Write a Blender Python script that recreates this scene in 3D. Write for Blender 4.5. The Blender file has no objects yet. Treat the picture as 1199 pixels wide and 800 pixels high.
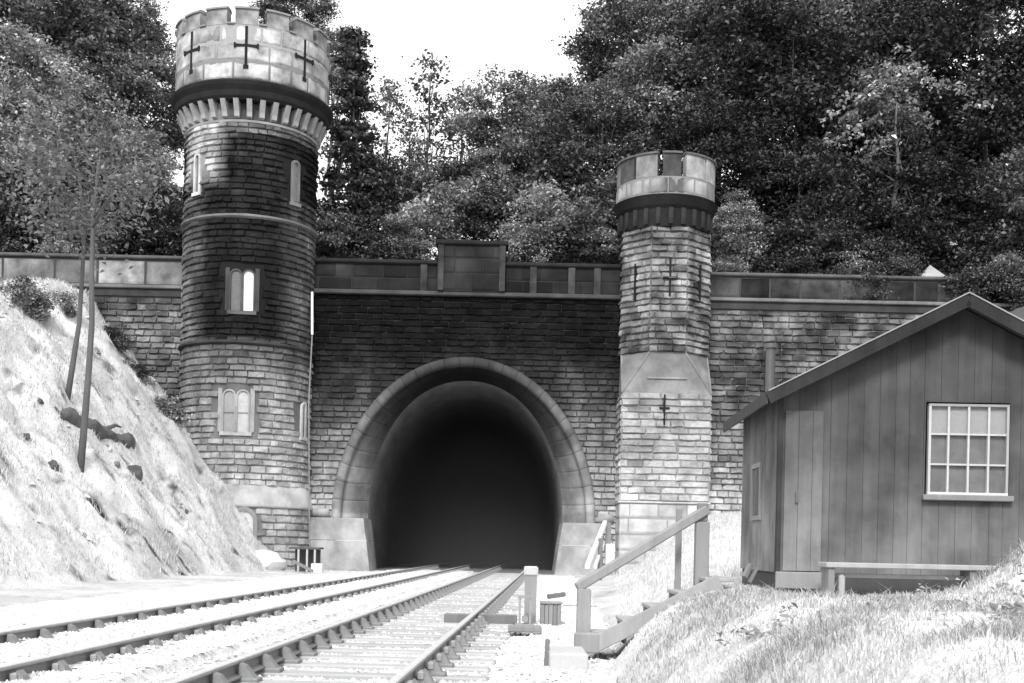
import bpy, math, random
import numpy as np
from mathutils import Vector, Matrix, noise as mn

random.seed(7)
rng = np.random.default_rng(7)
C = bpy.context.scene.collection
R_ = math.radians

# ------------------------------------------------------------------ camera geometry
HC, F, CX, CY = 0.96, 1400.0, 600.0, 639.0
ROLL = 0.0218
cr, sr = math.cos(ROLL), math.sin(ROLL)
def P(px, py, Y):
    """the point at depth Y metres whose bearing was measured in the photograph"""
    u = cr * (px - CX) + sr * (py - CY)
    v = -sr * (px - CX) + cr * (py - CY)
    return Vector((u * Y / F, Y, HC - v * Y / F))
def SX(px, py, Y): return P(px, py, Y).x
def SZ(px, py, Y): return P(px, py, Y).z

# ------------------------------------------------------------------ helpers
def link(name, me, mat=None, parent=None, loc=None):
    o = bpy.data.objects.new(name, me)
    C.objects.link(o)
    if mat is not None and me is not None and not me.materials:
        me.materials.append(mat)
    if parent is not None: o.parent = parent
    if loc is not None: o.location = loc
    return o
def tag(o, label=None, cat=None, group=None, kind=None):
    if label: o['label'] = label
    if cat: o['category'] = cat
    if group: o['group'] = group
    if kind: o['kind'] = kind
    return o
def thing(name, label, cat, loc=(0, 0, 0), rz=0.0, group=None):
    o = bpy.data.objects.new(name, None)
    C.objects.link(o)
    o.location = loc
    o.rotation_euler = (0, 0, rz)
    o.empty_display_size = 0.2
    return tag(o, label, cat, group)

class MB:
    """collects polygons with a tone per vertex"""
    def __init__(s): s.v = []; s.f = []; s.t = []
    def add(s, vs, fs, tone=1.0):
        b = len(s.v)
        s.v.extend([tuple(p) for p in vs])
        s.f.extend([tuple(i + b for i in f) for f in fs])
        if isinstance(tone, (int, float)): s.t.extend([tone] * len(vs))
        else: s.t.extend(tone)
        return s
    def box(s, x0, x1, y0, y1, z0, z1, tone=1.0, bev=0.0):
        if bev <= 0:
            vs = [(x0,y0,z0),(x1,y0,z0),(x1,y1,z0),(x0,y1,z0),(x0,y0,z1),(x1,y0,z1),(x1,y1,z1),(x0,y1,z1)]
            s.add(vs, [(0,3,2,1),(4,5,6,7),(0,1,5,4),(1,2,6,5),(2,3,7,6),(3,0,4,7)], tone)
        else:
            b = bev
            rings = [(b, z0), (0, z0 + b), (0, z1 - b), (b, z1)]
            vs = []
            for ins, z in rings:
                X0, X1, Y0, Y1 = x0 + ins, x1 - ins, y0 + ins, y1 - ins
                c = b * .6 if ins == 0 else b * .3
                vs += [(X0+c,Y0,z),(X1-c,Y0,z),(X1,Y0+c,z),(X1,Y1-c,z),(X1-c,Y1,z),(X0+c,Y1,z),(X0,Y1-c,z),(X0,Y0+c,z)]
            fs = [tuple(reversed(range(8)))]
            for k in range(3):
                for i in range(8):
                    j = (i + 1) % 8
                    fs.append((k*8+i, k*8+j, (k+1)*8+j, (k+1)*8+i))
            fs.append(tuple(range(24, 32)))
            s.add(vs, fs, tone)
        return s
    def beam(s, a, b, w, h, up=(0, 0, 1), tone=1.0, bev=0.0):
        """box from a to b, w wide sideways, h high along up"""
        a, b = Vector(a), Vector(b)
        d = (b - a); L = d.length; d.normalize()
        side = d.cross(Vector(up)).normalized()
        upv = side.cross(d).normalized()
        m = MB().box(0, L, -w/2, w/2, -h/2, h/2, 1.0, bev)
        vs = [a + d * p[0] - side * p[1] + upv * p[2] for p in m.v]
        return s.add(vs, m.f, tone)
    def tube(s, pts, rads, seg=8, cap=True, tone=1.0):
        pts = [Vector(p) for p in pts]
        if isinstance(rads, (int, float)): rads = [rads] * len(pts)
        vs = []; fs = []
        ref = Vector((0.31, 0.2, 1)).normalized()
        for i, p in enumerate(pts):
            d = (pts[min(i+1, len(pts)-1)] - pts[max(i-1, 0)]).normalized()
            a = d.cross(ref)
            if a.length < 1e-3: a = d.cross(Vector((1, 0, 0)))
            a.normalize(); b = d.cross(a)
            for k in range(seg):
                t = 2 * math.pi * k / seg
                vs.append(p + (a * math.cos(t) + b * math.sin(t)) * rads[i])
        for i in range(len(pts) - 1):
            for k in range(seg):
                j = (k + 1) % seg
                fs.append((i*seg+k, i*seg+j, (i+1)*seg+j, (i+1)*seg+k))
        if cap:
            fs.append(tuple(reversed(range(seg))))
            fs.append(tuple(range((len(pts)-1)*seg, len(pts)*seg)))
        return s.add(vs, fs, tone)
    def lathe(s, prof, seg=64, a0=0.0, a1=2*math.pi, cx=0, cy=0, tone=1.0, closed=True):
        """prof: (radius, z) from bottom to top; closed ring profile if closed"""
        full = abs(a1 - a0 - 2*math.pi) < 1e-6
        n = seg if full else seg + 1
        vs = []; fs = []; m = len(prof)
        for i in range(n):
            a = a0 + (a1 - a0) * i / seg
            for r, z in prof: vs.append((cx + r*math.sin(a), cy - r*math.cos(a), z))
        for i in range(seg):
            j = (i + 1) % n
            for k in range(m if closed else m - 1):
                l = (k + 1) % m
                fs.append((i*m+k, j*m+k, j*m+l, i*m+l))
        if not full and closed:
            fs.append(tuple(range(m))[::-1]); fs.append(tuple((n-1)*m + k for k in range(m)))
        return s.add(vs, fs, tone)
    def build(s, name, mat, parent=None, smooth=False, loc=None):
        me = bpy.data.meshes.new(name)
        me.from_pydata(s.v, [], s.f)
        at = me.attributes.new('tone', 'FLOAT', 'POINT')
        at.data.foreach_set('value', np.array(s.t, dtype=np.float32))
        if smooth: me.polygons.foreach_set('use_smooth', [True] * len(me.polygons))
        me.update()
        return link(name, me, mat, parent, loc)

def np_mesh(name, verts, nper, tone, mat, parent=None):
    """verts (N*nper,3): N separate polygons of nper corners"""
    me = bpy.data.meshes.new(name)
    n = len(verts); N = n // nper
    me.vertices.add(n); me.vertices.foreach_set('co', np.ascontiguousarray(verts, dtype=np.float32).ravel())
    me.loops.add(n); me.loops.foreach_set('vertex_index', np.arange(n, dtype=np.int32))
    me.polygons.add(N)
    me.polygons.foreach_set('loop_start', np.arange(0, n, nper, dtype=np.int32))
    at = me.attributes.new('tone', 'FLOAT', 'POINT')
    at.data.foreach_set('value', np.ascontiguousarray(tone, dtype=np.float32))
    me.update(calc_edges=True); me.validate()
    me.materials.append(mat)
    return me

# ------------------------------------------------------------------ materials (the photograph is black and white)
def new_mat(name):
    m = bpy.data.materials.new(name); m.use_nodes = True
    nt = m.node_tree; b = nt.nodes['Principled BSDF']
    return m, nt, b
def N(nt, t, **k):
    n = nt.nodes.new(t)
    for a, v in k.items(): setattr(n, a, v)
    return n
def math_node(nt, op, a, b=None, c=None, clamp=False):
    n = N(nt, 'ShaderNodeMath', operation=op, use_clamp=clamp)
    for i, x in enumerate((a, b, c)):
        if x is None: continue
        if isinstance(x, (int, float)): n.inputs[i].default_value = x
        else: nt.links.new(x, n.inputs[i])
    return n.outputs[0]
def noise_node(nt, vec, scale, detail=6, rough=0.6, stretch=None):
    if stretch:
        mp = N(nt, 'ShaderNodeMapping'); mp.inputs['Scale'].default_value = stretch
        nt.links.new(vec, mp.inputs['Vector']); vec = mp.outputs[0]
    n = N(nt, 'ShaderNodeTexNoise'); n.inputs['Scale'].default_value = scale
    n.inputs['Detail'].default_value = detail; n.inputs['Roughness'].default_value = rough
    nt.links.new(vec, n.inputs['Vector'])
    return n.outputs['Fac']
def grey(nt, b, val):
    cc = N(nt, 'ShaderNodeCombineColor')
    for i in range(3): nt.links.new(val, cc.inputs[i])
    nt.links.new(cc.outputs[0], b.inputs['Base Color'])
def bump(nt, b, h, strength, dist):
    bp = N(nt, 'ShaderNodeBump'); bp.inputs['Strength'].default_value = strength
    bp.inputs['Distance'].default_value = dist
    nt.links.new(h, bp.inputs['Height']); nt.links.new(bp.outputs[0], b.inputs['Normal'])

def toned(name, base=1.0, var=0.5, scale=3.0, rough=0.9, stretch=None, bscale=25, bstr=0.5, bdist=0.02, spec=0.25, big=0.0, bigscale=.5):
    """grey = tone attribute * base * noise"""
    m, nt, b = new_mat(name)
    at = N(nt, 'ShaderNodeAttribute', attribute_name='tone')
    co = N(nt, 'ShaderNodeTexCoord').outputs['Object']
    n1 = noise_node(nt, co, scale, 8, .65, stretch)
    k = math_node(nt, 'MULTIPLY_ADD', n1, var * 2, 1 - var)
    v = math_node(nt, 'MULTIPLY', at.outputs['Fac'], k)
    v = math_node(nt, 'MULTIPLY', v, base)
    if big:
        n3 = noise_node(nt, co, bigscale, 5, .6)
        r = N(nt, 'ShaderNodeMapRange'); r.inputs[1].default_value = .35; r.inputs[2].default_value = .65
        r.inputs[3].default_value = 1 - big; r.inputs[4].default_value = 1 + big * .5
        nt.links.new(n3, r.inputs[0]); v = math_node(nt, 'MULTIPLY', v, r.outputs[0])
    v = math_node(nt, 'MAXIMUM', v, 0.004)
    grey(nt, b, v)
    b.inputs['Roughness'].default_value = rough
    b.inputs['Specular IOR Level'].default_value = spec
    n2 = noise_node(nt, co, bscale, 6, .7, stretch)
    bump(nt, b, n2, bstr, bdist)
    return m

M = {}
M['stone'] = toned('stone', 1.0, .55, 5, .95, None, 9, 1.0, .07, .04, .35, .9)
M['dressed'] = toned('dressed_stone', 1.0, .35, 1.6, .85, (1, 1, .35), 30, .35, .01, .08, .3, 1.3)
M['stained'] = toned('stained_ashlar', 1.0, .75, 1.3, .85, (1, 1, .5), 30, .35, .01, .08, .6, 1.1)
M['mortar'] = toned('mortar', 1.0, .3, 6, .95)
M['black'] = toned('void_black', .02, .3, 4, .9)
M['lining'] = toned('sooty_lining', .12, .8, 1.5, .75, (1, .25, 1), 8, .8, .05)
M['timber'] = toned('weathered_timber', .26, .4, 8, .85, (1, 1, .15), 40, .5, .006)
M['boards'] = toned('hut_boards', 1.0, .5, 7, .85, (1, 1, .10), 30, .6, .008, .15, .45, 1.3)
M['felt'] = toned('roof_felt', .06, .4, 6, .85, None, 60, .5, .004)
M['white_paint'] = toned('old_white_paint', .72, .15, 6, .6)
M['iron'] = toned('dark_iron', .19, .4, 12, .55, None, 60, .4, .003, .5)
M['rail_top'] = toned('rail_steel', .17, .3, 10, .6, None, 40, .2, .002, .5)
M['sleeper'] = toned('sleeper_wood', .33, .45, 6, .9, (.15, 1, 1), 30, .7, .01)
M['ballast'] = toned('ballast_ground', .72, .22, 9, .95, None, 22, 1.0, .05, .1, .12, .7)
M['ballast_stone'] = toned('ballast_stones', .74, .3, 12, .95)
M['earth'] = toned('pale_slope', 1.0, .28, 2.5, .95, None, 9, 1.0, .09, .1, .22, .5)
M['hill'] = toned('hill_soil', .05, .5, 1.2, .95, None, 5, 1.0, .2)
M['bark'] = toned('bark', .10, .5, 5, .9, (1, 1, .2), 20, .9, .03)
M['pale_bark'] = toned('pale_bark', .32, .5, 5, .9, (1, 1, .4), 20, .6, .02)
M['rock'] = toned('rock', .22, .5, 4, .95, None, 10, 1, .06)

def leaf_mat(name, base, trans=.25, rough=.45):
    m, nt, b = new_mat(name)
    at = N(nt, 'ShaderNodeAttribute', attribute_name='tone')
    v = math_node(nt, 'MULTIPLY', at.outputs['Fac'], base)
    oi = N(nt, 'ShaderNodeObjectInfo')
    if name != 'pale_grass':
        v = math_node(nt, 'MULTIPLY', v, math_node(nt, 'MULTIPLY_ADD', oi.outputs['Random'], 1.0, .6))
    grey(nt, b, v)
    b.inputs['Roughness'].default_value = rough
    b.inputs['Specular IOR Level'].default_value = .5
    tr = N(nt, 'ShaderNodeBsdfTranslucent')
    cc = N(nt, 'ShaderNodeCombineColor')
    for i in range(3): nt.links.new(v, cc.inputs[i])
    nt.links.new(cc.outputs[0], tr.inputs[0])
    mx = N(nt, 'ShaderNodeMixShader'); mx.inputs[0].default_value = trans
    out = nt.nodes['Material Output']
    nt.links.new(b.outputs[0], mx.inputs[1]); nt.links.new(tr.outputs[0], mx.inputs[2])
    nt.links.new(mx.outputs[0], out.inputs['Surface'])
    return m
M['leaf'] = leaf_mat('leaves', .105)
M['leaf_dark'] = leaf_mat('dark_leaves', .036, .12, .6)
M['leaf_pale'] = leaf_mat('pale_leaves', .19, .3)
M['blade'] = leaf_mat('pale_grass', .68, .3, .8)
def glass():
    m, nt, b = new_mat('dusty_glass')
    co = N(nt, 'ShaderNodeTexCoord').outputs['Object']
    v = math_node(nt, 'MULTIPLY_ADD', noise_node(nt, co, 5, 5), .16, .05)
    grey(nt, b, v); b.inputs['Roughness'].default_value = .25
    return m
M['glass'] = glass()

# ------------------------------------------------------------------ terrain
def sstep(t):
    t = np.clip(t, 0, 1); return t * t * (3 - 2 * t)
YW = 48.3
_lat = np.random.default_rng(99).random((256, 256)) * 2 - 1
def vnoise(x, y, s=1.0, o=0):
    x = np.asarray(x, float) * s + o * 17.3 + 500; y = np.asarray(y, float) * s + o * 9.1 + 500
    xi, yi = np.floor(x).astype(int), np.floor(y).astype(int)
    fx, fy = x - xi, y - yi; fx = fx*fx*(3-2*fx); fy = fy*fy*(3-2*fy)
    g_ = lambda a, b: _lat[a % 256, b % 256]
    return (g_(xi, yi)*(1-fx) + g_(xi+1, yi)*fx)*(1-fy) + (g_(xi, yi+1)*(1-fx) + g_(xi+1, yi+1)*fx)*fy
def fnoise(x, y, s=1.0, o=0, oct=4):
    return sum(vnoise(x, y, s * 2**k, o + k) * .5**k for k in range(oct))
def toe_l(y): return -12.5 + .08 * np.clip(y, -40, 60)
def sstep(t):
    t = np.clip(t, 0, 1); return t * t * (3 - 2 * t)
def toe_r(y): return .5 + .085 * np.clip(y - 12, 0, 60) + .36 * sstep((np.asarray(y, float) - 11.2) / .8)
def ground_z(x, y):
    x = np.asarray(x, float); y = np.asarray(y, float)
    z = np.full(np.broadcast(x, y).shape, -.17)
    xr_ = x - 48 / 1400.0 * y
    z = z - .2 * sstep((xr_ + 8.9) / .5) * sstep((.95 - xr_) / .5) * (y < 49.3)
    # left cutting slope
    d = np.clip(toe_l(y) - x, 0, None)
    zl = d * 1.28 + np.minimum(d, 1.5) * (.30 * fnoise(x, y, .45, 1) + .16 * fnoise(x, y, 1.9, 2, 3))
    zl = np.clip(zl, 0, None)
    zmax = 7.4 + 3.4 * sstep((y - 32) / 15)
    zl = np.where(zl > zmax, zmax + (zl - zmax) * .06, zl)
    # right bank
    e = np.clip(x - toe_r(y), 0, None)
    H = .75 + 1.75 * sstep((y - 17) / 30)
    wd = 1.45 + 2.8 * sstep((y - 15) / 30)
    zr = H * sstep(e / wd * .92 + .04 * (e > 0))
    far = np.clip(x - (8.2 + .03 * y), 0, None)
    zr = zr + far * .9 * sstep(far / 2)
    zr = np.where(zr > 10.3, 10.3 + (zr - 10.3) * .1, zr)
    zr = zr - .17 * sstep((y - 10.2) / .6) * sstep((16 - y) / 1.5) * sstep((x - 2.4) / .5)
    zr = zr + .60 * np.exp(-((x - 4.75) / .72) ** 2 - ((y - 10.2) / .8) ** 2)
    zr = zr + np.where(e > 0, .025 * np.sin(x * 4.1 + y * 1.3) + .02 * np.sin(y * 3.7 - x * 2.2), 0) * np.minimum(e, 1)
    return z + zl + zr
def gz(x, y): return float(ground_z(np.array(x), np.array(y)))
def grid_mesh(name, xs, ys, zf, mat, tonef=None, fine=0.0):
    X, Y = np.meshgrid(xs, ys); Z = zf(X, Y)
    if fine: Z = Z + fine * rng.normal(size=Z.shape)
    nx, ny = len(xs), len(ys)
    me = bpy.data.meshes.new(name)
    v = np.stack([X, Y, Z], -1).reshape(-1, 3)
    i = np.arange(nx * ny).reshape(ny, nx)
    q = np.stack([i[:-1,:-1], i[:-1,1:], i[1:,1:], i[1:,:-1]], -1).reshape(-1, 4)
    me.vertices.add(len(v)); me.vertices.foreach_set('co', v.astype(np.float32).ravel())
    me.loops.add(q.size); me.loops.foreach_set('vertex_index', q.astype(np.int32).ravel())
    me.polygons.add(len(q)); me.polygons.foreach_set('loop_start', np.arange(0, q.size, 4, dtype=np.int32))
    me.polygons.foreach_set('use_smooth', [True] * len(q))
    at = me.attributes.new('tone', 'FLOAT', 'POINT')
    t = np.ones(len(v)) if tonef is None else tonef(X, Y, Z).ravel()
    at.data.foreach_set('value', t.astype(np.float32))
    me.update(calc_edges=True)
    return link(name, me, mat)
xs = np.unique(np.concatenate([np.arange(-90, -24, 3.), np.arange(-24, 12, .14), np.arange(12, 90, 2.)]))
ys = np.unique(np.concatenate([np.arange(-70, 0, 3.), np.arange(0, 20, .12), np.arange(20, 49.2, .22), [49.2]]))
def gtone(X, Y, Z):
    t = np.full(X.shape, .60)
    left = X < toe_l(Y)
    nz = fnoise(X, Y, 1.1, 5); n5 = fnoise(X, Y, .5, 7)
    n6 = fnoise(X, Y, 2.3, 11, 3)  # for sharp dark spots: patchy shadow painted into the slope tone
    t = np.where(left, .72 + .12 * nz - .3 * np.clip(n5 - .35, 0, 1) - .55 * sstep((n6 - .62) / .3), t)
    t = np.where(X > toe_r(Y) + .2, .68 + .05 * nz, t)  # slope and bank tones raised, painting glare into the ground colour
    t = np.where((X > 10.5) | (X < -18), .12, t)
    return t
g = grid_mesh('ground', xs, ys, ground_z, M['earth'], gtone, .012)
tag(g, kind='structure')
# bottom of the tunnel
tb = MB().box(-7.2, 3.2, 49.21, 110, -.5, -.17, .3).build('tunnel_floor', M['ballast'])
tag(tb, kind='structure')
# hill behind the walls
def hill_z(X, Y):
    side = np.clip(np.abs(X + 4) - 5, 0, 40)
    z = 11.2 + np.clip(Y - 49.2, 0, 22) * .28 + np.clip(Y - 71, 0, 60) * .08
    z = z + np.where(X > -4, .42, .30) * side * sstep((Y - 49) / 14)
    z = z + .4 * np.sin(X * .8 + Y * .5) + .3 * np.sin(Y * 1.1 - X * .4)
    return z
hx = np.arange(-100, 101, 2.); hy = np.concatenate([np.arange(49.2, 80, 1.2), np.arange(80, 400, 8.)])
h = grid_mesh('hillside', hx, hy, hill_z, M['hill'])
tag(h, kind='structure')
def hz(x, y): return float(hill_z(np.array(float(x)), np.array(float(y))))

# ------------------------------------------------------------------ masonry
def poly_surf(pts, closed=False):
    pts = [Vector((p[0], p[1])) for p in pts]
    if closed: pts = pts + [pts[0]]
    L = [0]
    for a, b in zip(pts, pts[1:]): L.append(L[-1] + (b - a).length)
    def S(u, v, off):
        u = min(max(u, 0), L[-1] - 1e-6)
        for i in range(len(pts) - 1):
            if u <= L[i+1]: break
        a, b = pts[i], pts[i+1]
        d = (b - a).normalized(); n = Vector((d.y, -d.x))
        # mitre so that neighbouring faces meet at the corner
        p = a + d * (u - L[i]) + n * off
        if u - L[i] < 1e-3 and (i > 0 or closed):
            pd = (a - pts[i-1]).normalized() if i > 0 else (pts[-1] - pts[-2]).normalized()
            p = a + (n + Vector((pd.y, -pd.x))).normalized() * off * 1.1
        if L[i+1] - u < 1e-3 and (i < len(pts) - 2 or closed):
            nd = (pts[i+2] - b).normalized() if i < len(pts) - 2 else (pts[1] - pts[0]).normalized()
            p = b + (n + Vector((nd.y, -nd.x))).normalized() * off * 1.1
        return Vector((p.x, p.y, v))
    return S, L
def round_surf(cx, cy, R):
    def S(u, v, off):
        a = u / R
        return Vector((cx + (R + off) * math.sin(a), cy - (R + off) * math.cos(a), v))
    return S
def masonry(name, S, u0, u1, v0, v1, ch, bl, tone, mat, parent, rough=.04, breaks=(), clip=None, skip=None, jit=.15, joint=.004, nu=5, nv=4, mort=.85):
    mb = MB()
    n = max(1, round((v1 - v0) / ch))
    hs = np.array([random.uniform(.85, 1.15) for _ in range(n)]); hs = hs / hs.sum() * (v1 - v0)
    v = v0
    segs = [u0] + [b for b in breaks if u0 < b < u1] + [u1]
    for r in range(n):
        va, vb = v, v + hs[r]; v = vb
        for sa, sb in zip(segs, segs[1:]):
            u = sa; first = True
            while u < sb - 1e-6:
                l = bl * random.uniform(.65, 1.45) * (random.uniform(.4, 1) if first else 1); first = False
                ub = u + l
                if sb - ub < bl * .35: ub = sb
                blk = []
                tn = random.gauss(1, jit)
                tn = min(max(tn, .4), 1.7)
                cu, cv = (u + ub) / 2, (va + vb) / 2
                if skip and skip(cu, cv): u = ub; continue
                amp = rough * random.uniform(.5, 1.4)
                tx, tz = random.uniform(-.4, .4), random.uniform(-.5, .5)
                inside = 0; tl = []
                for j in range(nv):
                    for i in range(nu):
                        fu, fv = i / (nu - 1), j / (nv - 1)
                        edge = i in (0, nu-1) or j in (0, nv-1)
                        if nu > 3 and not edge:
                            fu = .05 + (fu - 1/(nu-1)) / (1 - 2/(nu-1)) * .90
                            fv = .16 + (fv - 1/(nv-1)) / (1 - 2/(nv-1)) * .64
                        pu = u + joint + (ub - u - 2*joint) * fu
                        pv = va + joint + (vb - va - 2*joint) * fv
                        if edge:
                            off = -.012
                            if i == 0 and abs(u - sa) < 1e-6: pu = u
                            if i == nu-1 and abs(ub - sb) < 1e-6: pu = ub
                        else:
                            off = amp * ((1.0 if fv < .5 else .55) + random.uniform(-.1, .75) + tx * (fu - .5) + tz * (fv - .5))
                            if rough > .02:
                                pu += random.uniform(-.02, .02); pv += random.uniform(-.022, .022)
                        if clip:
                            q = clip(pu, pv)
                            if q: inside += 1; pu, pv = q
                        blk.append(S(pu, pv, off))
                        tl.append(max(.004, tone(pu, pv) * tn * (1 if not edge else mort)))
                if clip and inside == nu * nv: u = ub; continue
                fs = [(j*nu+i, j*nu+i+1, (j+1)*nu+i+1, (j+1)*nu+i) for j in range(nv-1) for i in range(nu-1)]
                mb.add(blk, fs, tl)
                u = ub
    return mb.build(name, mat, parent)

def n3(x, y, z=0.0, s=1.0): return mn.noise(Vector((x * s, y * s, z)))   # -1..1
def drip(x, v, o=0.0, amp=.45): return 1 + amp * mn.noise(Vector((x * 2.6, v * .35, o))) + amp * .5 * mn.noise(Vector((x * 6.5, v * .7, o + 5)))
def lerp_tab(tab, x):
    if x <= tab[0][0]: return tab[0][1]
    for (a, p), (b, q) in zip(tab, tab[1:]):
        if x <= b: return p + (q - p) * (x - a) / (b - a)
    return tab[-1][1]

# ---- tunnel portal
AX, AZ = SX(543, 610, YW), 1.95
AA, AB = 5.3, 6.55      # outer outline of the arch in the wall plane
portal = thing('tunnel_portal', 'soot-stained stone tunnel mouth with horseshoe arch between the two castle towers', 'tunnel portal', (AX, YW, 0))
WX0, WX1 = -8.9 - AX, 4.3 - AX          # local x range of the wall
ZS = SZ(550, 345, YW)                   # string course
soot_tab = [(0, .50), (1.5, .45), (3, .33), (4.5, .22), (6, .12), (7.3, .045), (8.3, .018), (9.2, .009), (12, .008)]
def wall_tone(u, v):
    x = u + WX0
    k = lerp_tab(soot_tab, v + 1.1 * n3(x, v, 3.3, .45) + .5 * n3(x, v, 1.3, 1.6))
    return k * drip(x, v, 1)
def arch_clip(u, v):
    x = u + WX0; z = v - AZ
    a, b = AA - .12, AB - .12
    if z <= 0:
        if abs(x) < a: return ((a if x > 0 else -a) - WX0, v)
        return None
    q = math.hypot(x / a, z / b)
    if q < 1: return (x / q - WX0, AZ + z / q)
    return None
S, L = poly_surf([(WX0, 0), (WX1, 0)])
masonry('wall', S, 0, WX1 - WX0, -.2, ZS - .08, .25, .52, wall_tone, M['stone'], portal, .055, clip=arch_clip)
# backing between arch outline and the rectangle of the wall
mb = MB(); K = 96; vs = []; 
top = ZS - .05
ring = []
for k in range(K + 1):
    t = math.pi * k / K
    ring.append((-(AA-.15) * math.cos(t), AZ + (AB-.15) * math.sin(t)))
ring = [(-(AA-.15), -.4)] + ring + [(AA-.15, -.4)]
def to_rect(x, z):
    if z < 0: return (WX0 if x < 0 else WX1, -.4)
    dx, dz = x, z - AZ
    cand = []
    if dx < 0: cand.append(WX0 / dx)
    if dx > 0: cand.append(WX1 / dx)
    if dz > 1e-6: cand.append((top - AZ) / dz)
    s = min(cand); return (dx * s, AZ + dz * s)
outer = [to_rect(*p) for p in ring]
n = len(ring)
# insert true corners
for i in range(1, n):
    for cxr in (WX0, WX1):
        pass
vs = [(x, .004, z) for x, z in ring] + [(x, .004, z) for x, z in outer]
fs = []
for i in range(n - 1):
    fs.append((i, i+1, n+i+1, n+i))
b0 = len(vs)
extra = []
for i in range(n - 1):
    (xa, za), (xb, zb) = outer[i], outer[i+1]
    for c in (WX0, WX1):
        if (abs(xa - c) < 1e-6 and abs(zb - top) < 1e-6 and abs(xb - c) > 1e-6) or (abs(xb - c) < 1e-6 and abs(za - top) < 1e-6 and abs(xa - c) > 1e-6):
            vs.append((c, .004, top)); fs.append((n+i, n+i+1, len(vs)-1))
mb.add(vs, fs, [max(.02, lerp_tab(soot_tab, v[2]) * .4) for v in vs])
mb.build('wall_core', M['mortar'], portal)
# moulded bell mouth: (inset from outline, forward offset)
def arch_sweep(name, prof, mat, zlow, tonef, smooth=True):
    """prof: list of (a, b, y): half width, rise, depth (positive into the tunnel)"""
    mb = MB(); K = 144; m = len(prof); vs = []; ts = []
    def sup(t, a, b, e=2.0):
        c, s = math.cos(t), math.sin(t)
        return (-a * math.copysign(abs(c) ** (2/e), c), b * abs(s) ** (2/e))
    cols = [None] + [math.pi * k / K for k in range(K + 1)] + [None]
    jn = set()
    if len(prof) > 8:
        cols = [None, 0.0]; NV = 27
        for q_ in range(NV):
            a0_, a1_ = math.pi * q_ / NV, math.pi * (q_ + 1) / NV
            cols += [a0_ + .0035] + [a0_ + (a1_ - a0_) * j_ / 6 for j_ in range(1, 6)] + [a1_ - .0035]
            if q_ < NV - 1: jn.add(len(cols)); cols.append(a1_)
        cols += [math.pi, None]
    for ci, t in enumerate(cols):
        for (a, b, y, e) in prof:
            if t is None:
                x = -a if ci == 0 else a; z = zlow
            else:
                x, zz = sup(t, a, b, e); z = AZ + zz
            vs.append((x, y + (.018 if ci in jn else 0), z)); ts.append(tonef(x, y, z) * (.35 if ci in jn else 1))
    fs = []
    for i in range(len(cols) - 1):
        for k in range(m - 1):
            fs.append((i*m+k, i*m+k+1, (i+1)*m+k+1, (i+1)*m+k))
    mb.add(vs, fs, ts)
    return mb.build(name, mat, portal, smooth)
prof = []
for k in range(9):                       # torus roll round the mouth
    t = math.pi * k / 8
    rr = .20
    c = AA - .17 + rr * math.cos(t); 
    prof.append((c, c + (AB - AA), -.06 - rr * .9 * math.sin(t), 2.0))
prof.insert(0, (AA + .03, AB + .03, .02, 2.0))
tabm = [(4.93, 6.2, .0, 2.0), (4.9, 6.17, .12, 2.0), (4.82, 6.12, .13, 2.0), (4.55, 6.0, .42, 2.02), (4.3, 5.92, .85, 2.05), (4.12, 5.86, 1.35, 2.1), (4.05, 5.84, 1.6, 2.12)]
vou = [random.uniform(.78, 1.25) for _ in range(25)]
def bell_tone(x, y, z):
    k = lerp_tab([(0, .36), (2, .30), (4, .19), (5.5, .12), (6.8, .09), (7.8, .05), (9, .06)], z + .5 * n3(x, z, y, .8))
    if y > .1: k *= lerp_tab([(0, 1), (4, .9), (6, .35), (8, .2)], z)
    if z > AZ: k *= vou[int(math.atan2(z - AZ, x) / math.pi * 24 + .37) % 25]
    return k
arch_sweep('arch_moulding', prof + tabm, M['dressed'], 1.9, bell_tone)
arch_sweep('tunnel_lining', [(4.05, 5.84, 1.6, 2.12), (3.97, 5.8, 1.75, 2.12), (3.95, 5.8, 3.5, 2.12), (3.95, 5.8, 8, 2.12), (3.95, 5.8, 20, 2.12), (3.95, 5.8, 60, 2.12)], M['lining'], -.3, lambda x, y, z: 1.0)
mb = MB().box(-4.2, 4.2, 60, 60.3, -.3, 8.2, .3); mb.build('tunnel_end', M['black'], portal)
sm, snt, sb = new_mat('tunnel_fill_haze'); snt.nodes.remove(sb)
pvn = snt.nodes.new('ShaderNodeVolumePrincipled'); pvn.inputs['Density'].default_value = .045; pvn.inputs['Color'].default_value = (.75, .75, .75, 1)
snt.links.new(pvn.outputs[0], snt.nodes['Material Output'].inputs['Volume'])
so_ = MB().box(AX - 3.9, AX + 3.9, YW + 6.0, YW + 58, -.12, 7.9).build('tunnel_fill_haze', sm)  # scattering volume added to lift the dark tunnel to grey
tag(so_, 'thin grey haze added inside the tunnel to brighten its dark', 'added haze', kind='stuff')
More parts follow.
